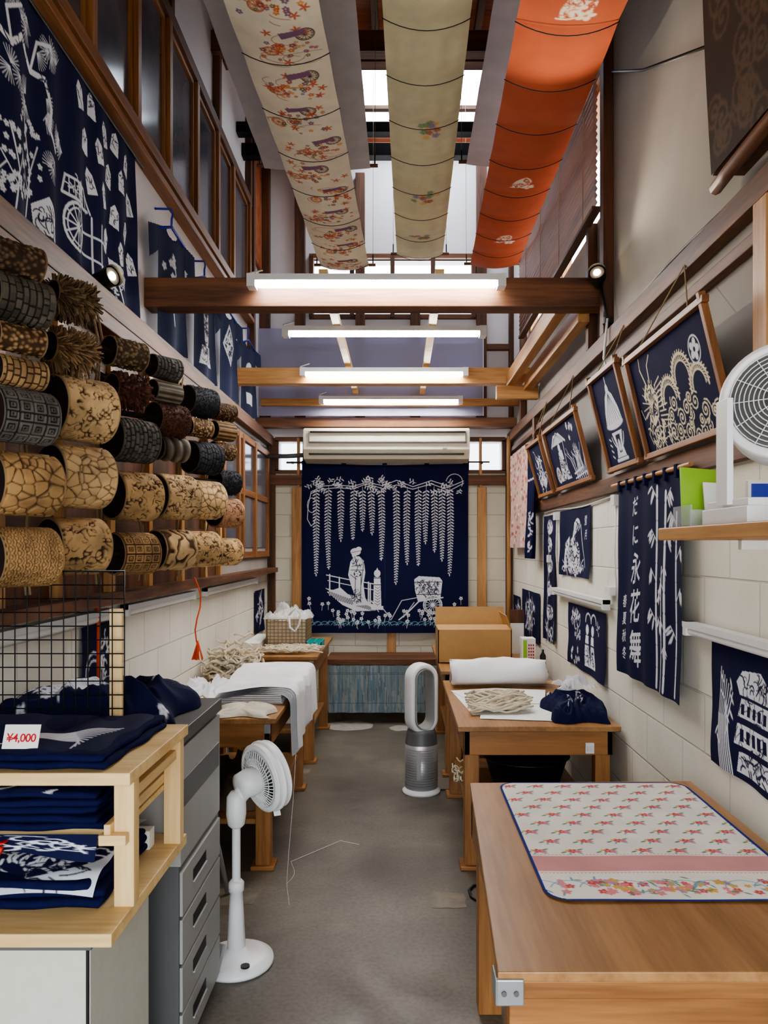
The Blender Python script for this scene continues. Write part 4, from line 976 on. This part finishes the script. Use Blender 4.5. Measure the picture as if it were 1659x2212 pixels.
# ================================================================ FANS WITH BLADES
def fanhead(b,Mx,r,dep,rear='white',wires=44):
    b.M=Mx
    for z,rr in((dep/2,r*.97),(-dep/2,r*.97),(0,r)): b.tube([(rr*math.cos(t),rr*math.sin(t),z) for t in np.linspace(0,6.283,49)[:-1]],.006 if z else .008,rear,6,True)
    b.cyl((0,0,-dep*.5),(0,0,dep*.45),r,r,rear,48,False)
    n=48; vs=[]
    for rr,zz in((r,-dep*.5),(r*.95,-dep*.5-.008),(r*.84,-dep*.5-.012),(r*.84,-dep*.5-.008)):
        for i in range(n): t=6.283*i/n; vs.append((rr*math.cos(t),rr*math.sin(t),zz))
    b.add(vs,[(j*n+i,j*n+(i+1)%n,(j+1)*n+(i+1)%n,(j+1)*n+i) for j in range(3) for i in range(n)],rear,True)
    b.cyl((0,0,dep*.30),(0,0,dep*.31),r*.9,r*.9,'dgrey',40)
    for sg in(-1,1):
        for i in range(wires):
            a=6.283*i/wires; tw=.5*sg
            b.tube([(r*k*math.cos(a+tw*k),r*k*math.sin(a+tw*k),sg*(dep/2+.026*(1-k*k))) for k in(.28,.5,.75,.97)],.0022,rear,4)
        for k in(.45,.62,.8): b.tube([(r*k*math.cos(t),r*k*math.sin(t),sg*(dep/2+.026*(1-k*k))) for t in np.linspace(0,6.283,33)[:-1]],.0018,rear,4,True)
        b.cyl((0,0,sg*(dep/2+.012)),(0,0,sg*(dep/2+.028)),r*.3,r*.27,rear,28)
    b.cyl((0,0,-.02),(0,0,.013),r*.2,r*.16,'grey',20)
    for i in range(5):
        a0=6.283*i/5; vs=[];
        for k in range(6):
            rr=r*(.18+.68*k/5)
            for j in range(6):
                a=a0+(j/5)*(1.0-.15*k/5)+k*.08; vs.append((rr*math.cos(a),rr*math.sin(a),-.02+.032*j/5))
        b.add(vs,[(k*6+j,k*6+j+1,(k+1)*6+j+1,(k+1)*6+j) for k in range(5) for j in range(5)],'grey',True)
    b.lathe([(.02,-dep/2-.095),(.045,-dep/2-.09),(.052,-dep/2-.05),(.05,-dep/2-.005),(.03,-dep/2+.0)],(0,0),'white',28)
    b.M=None
bx,by=-.588,2.76
b=MB(); b.lathe([(.13,0),(.135,.008),(.132,.02),(.10,.034),(.04,.045),(.034,.06)],(bx,by),'white',44)
b.lathe([(.034,.045),(.026,.2),(.023,.26),(.028,.262),(.028,.29),(.02,.30)],(bx,by),'white',24); b.cyl((bx,by,.29),(bx,by,.54),.015,.015,'white',20); b.lathe([(.02,.49),(.03,.50),(.036,.54),(.034,.6),(.02,.62)],(bx,by),'white',24)
ax=Vector((.72,.66,.14)).normalized(); cc=Vector((-.492,2.83,.655))
rot=ax.to_track_quat('Z','Y').to_matrix().to_4x4(); fanhead(b,Matrix.Translation(cc)@rot,.125,.05)
b.cyl((bx,by,.58),cc-ax*.075,.026,.035,'white',18); b.cyl((bx+.05,by-.09,.034),(bx+.05,by-.09,.040),.016,.016,'blackp',12)
b.beam((bx-.055,by-.10,.028),(bx-.04,by-.07,.105),.034,.014,'grey'); b.tube([(bx-.12,by,.01),(bx-.2,by+.03,.006),(bx-.26,by+.1,.006)],.005,'white',6)
b.beam(cc+ax*.02+Vector((.02,.0,-.125)),cc+ax*.02+Vector((.025,.0,-.155)),.025,.003,'paper')
b.build('pedestal_fan')
b=MB(); b.box(.60,XR-.001,1.1,1.77,1.517,1.545,'wy'); 
for y in(1.2,1.65): b.box(.74,XR-.001,y,y+.02,1.495,1.517,'white')
b.build('bracket_shelf',.003)
b=MB(); cc=Vector((.735,1.45,1.768)); ax=Vector((-.5,-.8,.12)).normalized(); rot=ax.to_track_quat('Z','Y').to_matrix().to_4x4()
b.M=Matrix.Translation(cc)@rot; b.lathe([(.107,.045),(.112,.03),(.112,-.03),(.095,-.06),(.04,-.10),(.01,-.105)],(0,0),'white',48)
b.cyl((0,0,.0455),(0,0,.046),.098,.098,'dgrey',36)
for k in np.arange(.024,.1,.0085): b.tube([(k*math.cos(t),k*math.sin(t),.050+.012*(1-(k/.1)**2)) for t in np.linspace(0,6.283,37)[:-1]],.0015,'white',4,True)
b.tube([(.103*math.cos(t),.103*math.sin(t),.046) for t in np.linspace(0,6.283,49)[:-1]],.010,'white',8,True)
for i in range(12): a=i*.5236; b.tube([(.02*math.cos(a),.02*math.sin(a),.06),(.1*math.cos(a),.1*math.sin(a),.048)],.0014,'white',4)
b.cyl((0,0,.052),(0,0,.066),.024,.02,'white',20); b.M=None
b.box(.615,.85,1.35,1.55,1.545,1.575,'white'); b.box(.622,.84,1.36,1.54,1.575,1.59,'white')
for x in(.618,.84): b.beam((x,1.45,1.58),(x,1.45,1.78),.012,.05,'white')
b.build('circulator_fan',.004)
b=MB(); b.beam((.655,1.66,1.5455),(.665,1.70,1.675),.08,.006,'green'); b.beam((.685,1.63,1.5455),(.69,1.66,1.64),.06,.004,'paper'); b.box(.61,.74,1.60,1.606,1.5455,1.58,'acryl'); b.box(.61,.614,1.60,1.7,1.5455,1.59,'acryl'); b.build('leaflet_holder')
b=MB(); b.box(.72,.80,1.575,1.59,1.5455,1.64,'fixt'); b.box(.726,.794,1.573,1.575,1.58,1.632,'blue'); b.build('card_reader',.003)
r=plain(70,150,.8,C(60,46,37)); random.seed(2)
for _ in range(150): r.swirl(random.uniform(0,70),random.uniform(0,150),random.uniform(4,8),.9,np.array(C(92,74,58)),2,random.choice((-1,1)))
pn=sheet('carved_face',r,lambda S,T:(XR-.10-.03*np.sin(T*3.14),2.30-.8*S,4.2-1.58*T),'relief')
b=MB(); b.box(XR-.095,XR-.001,1.5,2.30,2.62,4.2,'dz'); b.tube([(XR-.07,2.34,2.60),(XR-.09,2.2,2.585),(XR-.1,1.5,2.6)],.02,'dy',8); group('carved_wooden_panel',[pn,b.build('panel_back')])
# ================================================================ LEFT FOREGROUND
b=MB()
b.box(-1.19,-.655,1.62,2.0,0,.655,'cab'); b.box(-1.19,-.66,1.615,1.62,.02,.65,'cab'); b.box(-1.19,-.645,1.60,2.0,.655,.671,'dgrey'); b.box(-.662,-.656,1.612,1.6201,.0,.655,'blackp'); b.build('steel_cabinet',.004)
b=MB(); Z1,Z2=.70,1.01
b.box(-1.19,-.595,1.58,2.14,Z1-.028,Z1,'px'); b.box(-1.19,-.585,1.66,2.12,Z2-.028,Z2,'px')
b.box(-.635,-.59,1.70,1.735,Z1,Z2-.028,'pz'); b.box(-.635,-.59,2.06,2.095,Z1,Z2-.028,'pz'); b.box(-1.185,-1.15,1.70,1.735,Z1,Z2-.028,'pz')
b.box(-.65,-.635,1.68,2.12,.865,.89,'py'); b.box(-1.18,-.635,1.74,2.08,.845,.86,'px'); b.box(-.66,-.60,1.675,1.70,.845,.868,'px'); b.box(-.635,-.60,1.735,2.06,.93,.955,'py')
b.build('wooden_shelf_unit',.002)
def fold(name,x0,x1,y0,y1,z,n,th,ras=None,seed=0):
    """stack of soft folded cloths: each layer a rounded, slightly wavy slab"""
    random.seed(seed); parts=[]; b=MB()
    for k in range(n):
        a=random.uniform(-.05,.05);dx=random.uniform(-.01,.014)
        cx,cy=(x0+x1)/2+dx,(y0+y1)/2; zz=z+.0015+k*th; hx,hy=(x1-x0)/2,(y1-y0)/2-random.random()*.012
        ca_,sa_=math.cos(a),math.sin(a); N=14; sec=[]
        for i in range(8): t=math.pi*(i/7-.5); sec.append((math.cos(t)*th*.45,math.sin(t)*th*.45))
        path=[]
        for i in range(N): path.append((hx,-hy+2*hy*i/N))
        for i in range(N): path.append((hx-2*hx*i/N,hy))
        for i in range(N): path.append((-hx,hy-2*hy*i/N))
        for i in range(N): path.append((-hx+2*hx*i/N,-hy))
        vs=[];K=len(path)
        for i,(u,v) in enumerate(path):
            w=.004*math.sin(i*.9+k*2)
            for o,h in sec:
                uu=u*(1+(o+w)/hx); vv=v*(1+(o+w)/hy); vs.append((cx+uu*ca_-vv*sa_,cy+uu*sa_+vv*ca_,zz+th*.46+h+.0015*math.sin(i*1.3+k)))
        fs=[(i*8+j,i*8+j+1,((i+1)%K)*8+j+1,((i+1)%K)*8+j) for i in range(K) for j in range(7)]
        fs+=[tuple(i*8 for i in range(K)),tuple(i*8+7 for i in range(K))[::-1]]
        b.add(vs,fs,'navy',True)
    parts.append(b.build('cloth_layers'))
    if ras: parts.insert(0,sheet('top_print',ras,lambda S,T:(x0+(x1-x0)*S,y1+(y0-y1)*T,z+n*th+.002+.004*np.sin(S*7+T*4)+.003*np.sin(S*23-T*9)-.012*(np.clip(np.abs(S-.5)*2-.9,0,1)*10)**2*.6-.012*(np.clip(np.abs(T-.5)*2-.9,0,1)*10)**2*.6)))
    group(name,parts)
r=Ras(60,44,.3)
for k in range(14): r.line([(34-k*.3,26+k*.4),(44+k*.4,24+k*.7),(56-k*.5,19+k*1.5)],.9-.03*k,INK,.3)
r.ell(32,28,4,3); r.scrib(28,29,7,4,36,.7,INK,5)
fold('folded_indigo_cloth',-1.165,-.655,1.68,2.08,Z2,2,.018,r,1)
r=Ras(60,44,.5); [r.arc(random.uniform(0,60),random.uniform(0,44),12,0,2,1.,INK) for _ in range(6)]
fold('folded_indigo_cloth',-1.16,-.69,1.72,2.05,.86,5,.018,r,2)
r=plain(60,50,.35,C(222,226,234))
r.ell(38,26,22,20,NAVY); r.ell(12,26,9,16,C(222,226,234)); r.scrib(40,26,18,16,140,.8,INK,6)
r.scrib(30,44,28,5,60,.5,NAVY,8)
sheet('batik_cloth',r,lambda S,T:(-1.16+.49*S,2.03-.36*T,Z1+.083+.008*np.sin(S*6)*np.sin(T*5)+.005*np.sin(T*17+S*5)-.05*T**8))
fold('folded_indigo_cloth',-1.16,-.68,1.68,2.02,Z1,3,.022,None,5)
r=Ras(50,30,.5); r.scrib(25,15,24,14,60,.9,INK,9)
sheet('indigo_cloth',r,lambda S,T:(-1.16+.49*S,1.70-.02*T,.862-.012*T-.012*np.sin(S*8)*T-.03*T))
b=MB(); b.tube([(-.93,1.676,.845),(-.90,1.67,.852),(-.87,1.672,.84),(-.88,1.672,.825)],.006,'red',6); b.beam((-.93,1.672,.84),(-.955,1.672,.815),.02,.003,'red'); b.beam((-.90,1.672,.848),(-.86,1.672,.856),.018,.003,'red'); b.build('red_ribbon')
b=MB(); b.box(-.74,-.66,2.02,2.06,Z1+.001,Z1+.05,'paper'); b.box(-.72,-.70,2.018,2.02,Z1+.01,Z1+.04,'redink'); b.build('paper_box')
b=MB(); px,py,pz=-.84,1.70,Z2+.042
b.add([(px-.045,py,pz),(px+.035,py,pz),(px+.035,py+.018,pz+.05),(px-.045,py+.018,pz+.05),(px-.045,py+.002,pz),(px+.035,py+.002,pz),(px+.035,py+.02,pz+.05),(px-.045,py+.02,pz+.05)],[(0,1,2,3),(7,6,5,4),(0,4,5,1),(3,2,6,7),(1,5,6,2),(0,3,7,4)],'paper')
o1=b.build('card')
cu=bpy.data.curves.new('price_text','FONT'); cu.body='¥4,000'; cu.size=.025; cu.align_x='CENTER'; cu.align_y='CENTER'; cu.extrude=.0003; cu.offset=.0004; cu.space_character=.95
to=bpy.data.objects.new('price_text',cu); sc.collection.objects.link(to); cu.materials.append(M['redink']); to.location=(px-.004,py+.007,pz+.022); to.rotation_euler=(math.radians(70),0,0)
bpy.context.view_layer.update()
g=group('price_card',[o1,to])
b=MB(); gx0,gx1,gz0,gz1,gy=-1.19,-.755,Z2+.0,1.435,2.10
for x in np.linspace(gx0,gx1,14): b.cyl((x,gy,gz0),(x,gy,gz1),.0018,.0018,'black',5)
for z in np.linspace(gz0+.01,gz1,12): b.cyl((gx0,gy,z),(gx1,gy,z),.0018,.0018,'black',5)
b.tube([(gx0,gy,gz0),(gx1,gy,gz0),(gx1,gy,gz1),(gx0,gy,gz1)],.0035,'black',6,True); b.build('wire_grid_panel')
b=MB(); b.box(-.805,-.77,2.121,2.135,Z1,1.33,'pz'); b.build('wooden_stick',.002)
b=MB(); cx0,cx1,cy0,cy1=-1.19,-.62,2.15,2.62
b.box(cx0,cx1,cy0,cy1,.03,.60,'dgrey'); b.box(cx0,cx1+.005,cy0,cy1,.60,.93,'grey'); b.box(cx0,cx1+.012,cy0-.0,cy1+.0,.945,.985,'dgrey'); b.box(cx0,cx1-.01,cy0,cy1,.93,.945,'blackp')
for k in range(4):
    z=.05+k*.135; b.box(cx1-.005,cx1+.008,cy0+.01,cy1-.01,z,z+.125,'grey'); b.box(cx1+.004,cx1+.0095,cy0+.12,cy1-.2,z+.055,z+.09,'blackp'); b.box(cx1+.004,cx1+.014,cy0+.12,cy1-.2,z+.05,z+.056,'grey')
b.box(cx1+.004,cx1+.008,cy0+.02,cy1-.02,.76,.84,'dgrey'); b.box(cx0+.02,cx0+.06,cy0,cy1,0,.03,'blackp'); b.box(cx1-.06,cx1-.02,cy0,cy1,0,.03,'blackp')
b.build('photocopier',.006)
pile('indigo_cloth_heap',batik(90,60,.6,120),-1.18,-.66,2.19,2.6,.987,.15,11,4,.45,3)
b=MB(); b.tube([(XL+.03,2.95,1.30),(XL+.04,2.95,1.2),(XL+.035,2.96,1.05),(XL+.04,2.95,.95)],.008,'orange',6); b.build('red_cord')
# ================================================================ FLOOR PATCHES
def blob(cx,cy,rx,ry,rect=False):
    b=MB(); n=26; vs=[]
    for i in range(n):
        t=6.283*i/n; k=1+.18*noise.noise(Vector((math.cos(t)*2,math.sin(t)*2,cx*9)))
        c,s=math.cos(t),math.sin(t)
        if rect: m_=max(abs(c),abs(s)); c/=m_;s/=m_
        vs.append((cx+rx*c*k,cy+ry*s*k,.0015))
    b.add(vs+[(cx,cy,.003)],[(i,(i+1)%n,n) for i in range(n)],'stain' if rect else 'patch',True); b.build('cement_patch')
def onf(px,py): d=CZ*F/(py-VY); return (px-VX)*d/F,d
for px,py,rx,ry,q_ in((755,1568,.20,.18,0),(865,1573,.09,.1,0),(507,1937,.09,.08,1),(970,1945,.07,.07,1),(650,1666,.06,.06,1)): blob(*onf(px,py),rx,ry,q_)
b=MB(); b.tube([(-.50+.02*math.sin(k*.8),3.4+.16*k*.3,.004) for k in range(6)]+[(-.3,3.9,.004),(-.2,3.85,.004)],.0009,'whitec',4); b.tube([(-.50,3.70,.5),(-.50,3.60,.3),(-.50,3.45,.1),(-.50,3.4,.003),(-.46,3.2,.003)],.0008,'whitec',4); b.build('loose_thread')
# ================================================================ LIGHT
w=bpy.data.worlds.new('sky'); sc.world=w; w.use_nodes=True; nn=w.node_tree.nodes; ll=w.node_tree.links; bg=nn['Background']
tc=nn.new('ShaderNodeTexCoord'); sp=nn.new('ShaderNodeSeparateXYZ'); rp=nn.new('ShaderNodeValToRGB'); ll.new(tc.outputs['Generated'],sp.inputs[0]); ll.new(sp.outputs['Z'],rp.inputs['Fac'])
rp.color_ramp.elements[0].color=(.46,.455,.45,1); rp.color_ramp.elements[1].color=(.80,.89,1,1); rp.color_ramp.elements[1].position=.35; ll.new(rp.outputs['Color'],bg.inputs['Color']); bg.inputs['Strength'].default_value=8
cd=bpy.data.cameras.new('camera'); cam=bpy.data.objects.new('camera',cd); sc.collection.objects.link(cam); cam.location=(0,0,CZ); cam.rotation_euler=(math.pi/2,0,0)
cd.sensor_fit='VERTICAL'; cd.sensor_height=36; cd.lens=F/2212*36; cd.shift_x=-(VX-829.5)/2212; cd.shift_y=(VY-1106)/2212; cd.clip_start=.02
sc.camera=cam
sc.view_settings.view_transform='AgX'; sc.view_settings.exposure=.6
try: sc.view_settings.look='AgX - Medium High Contrast'
except Exception: pass
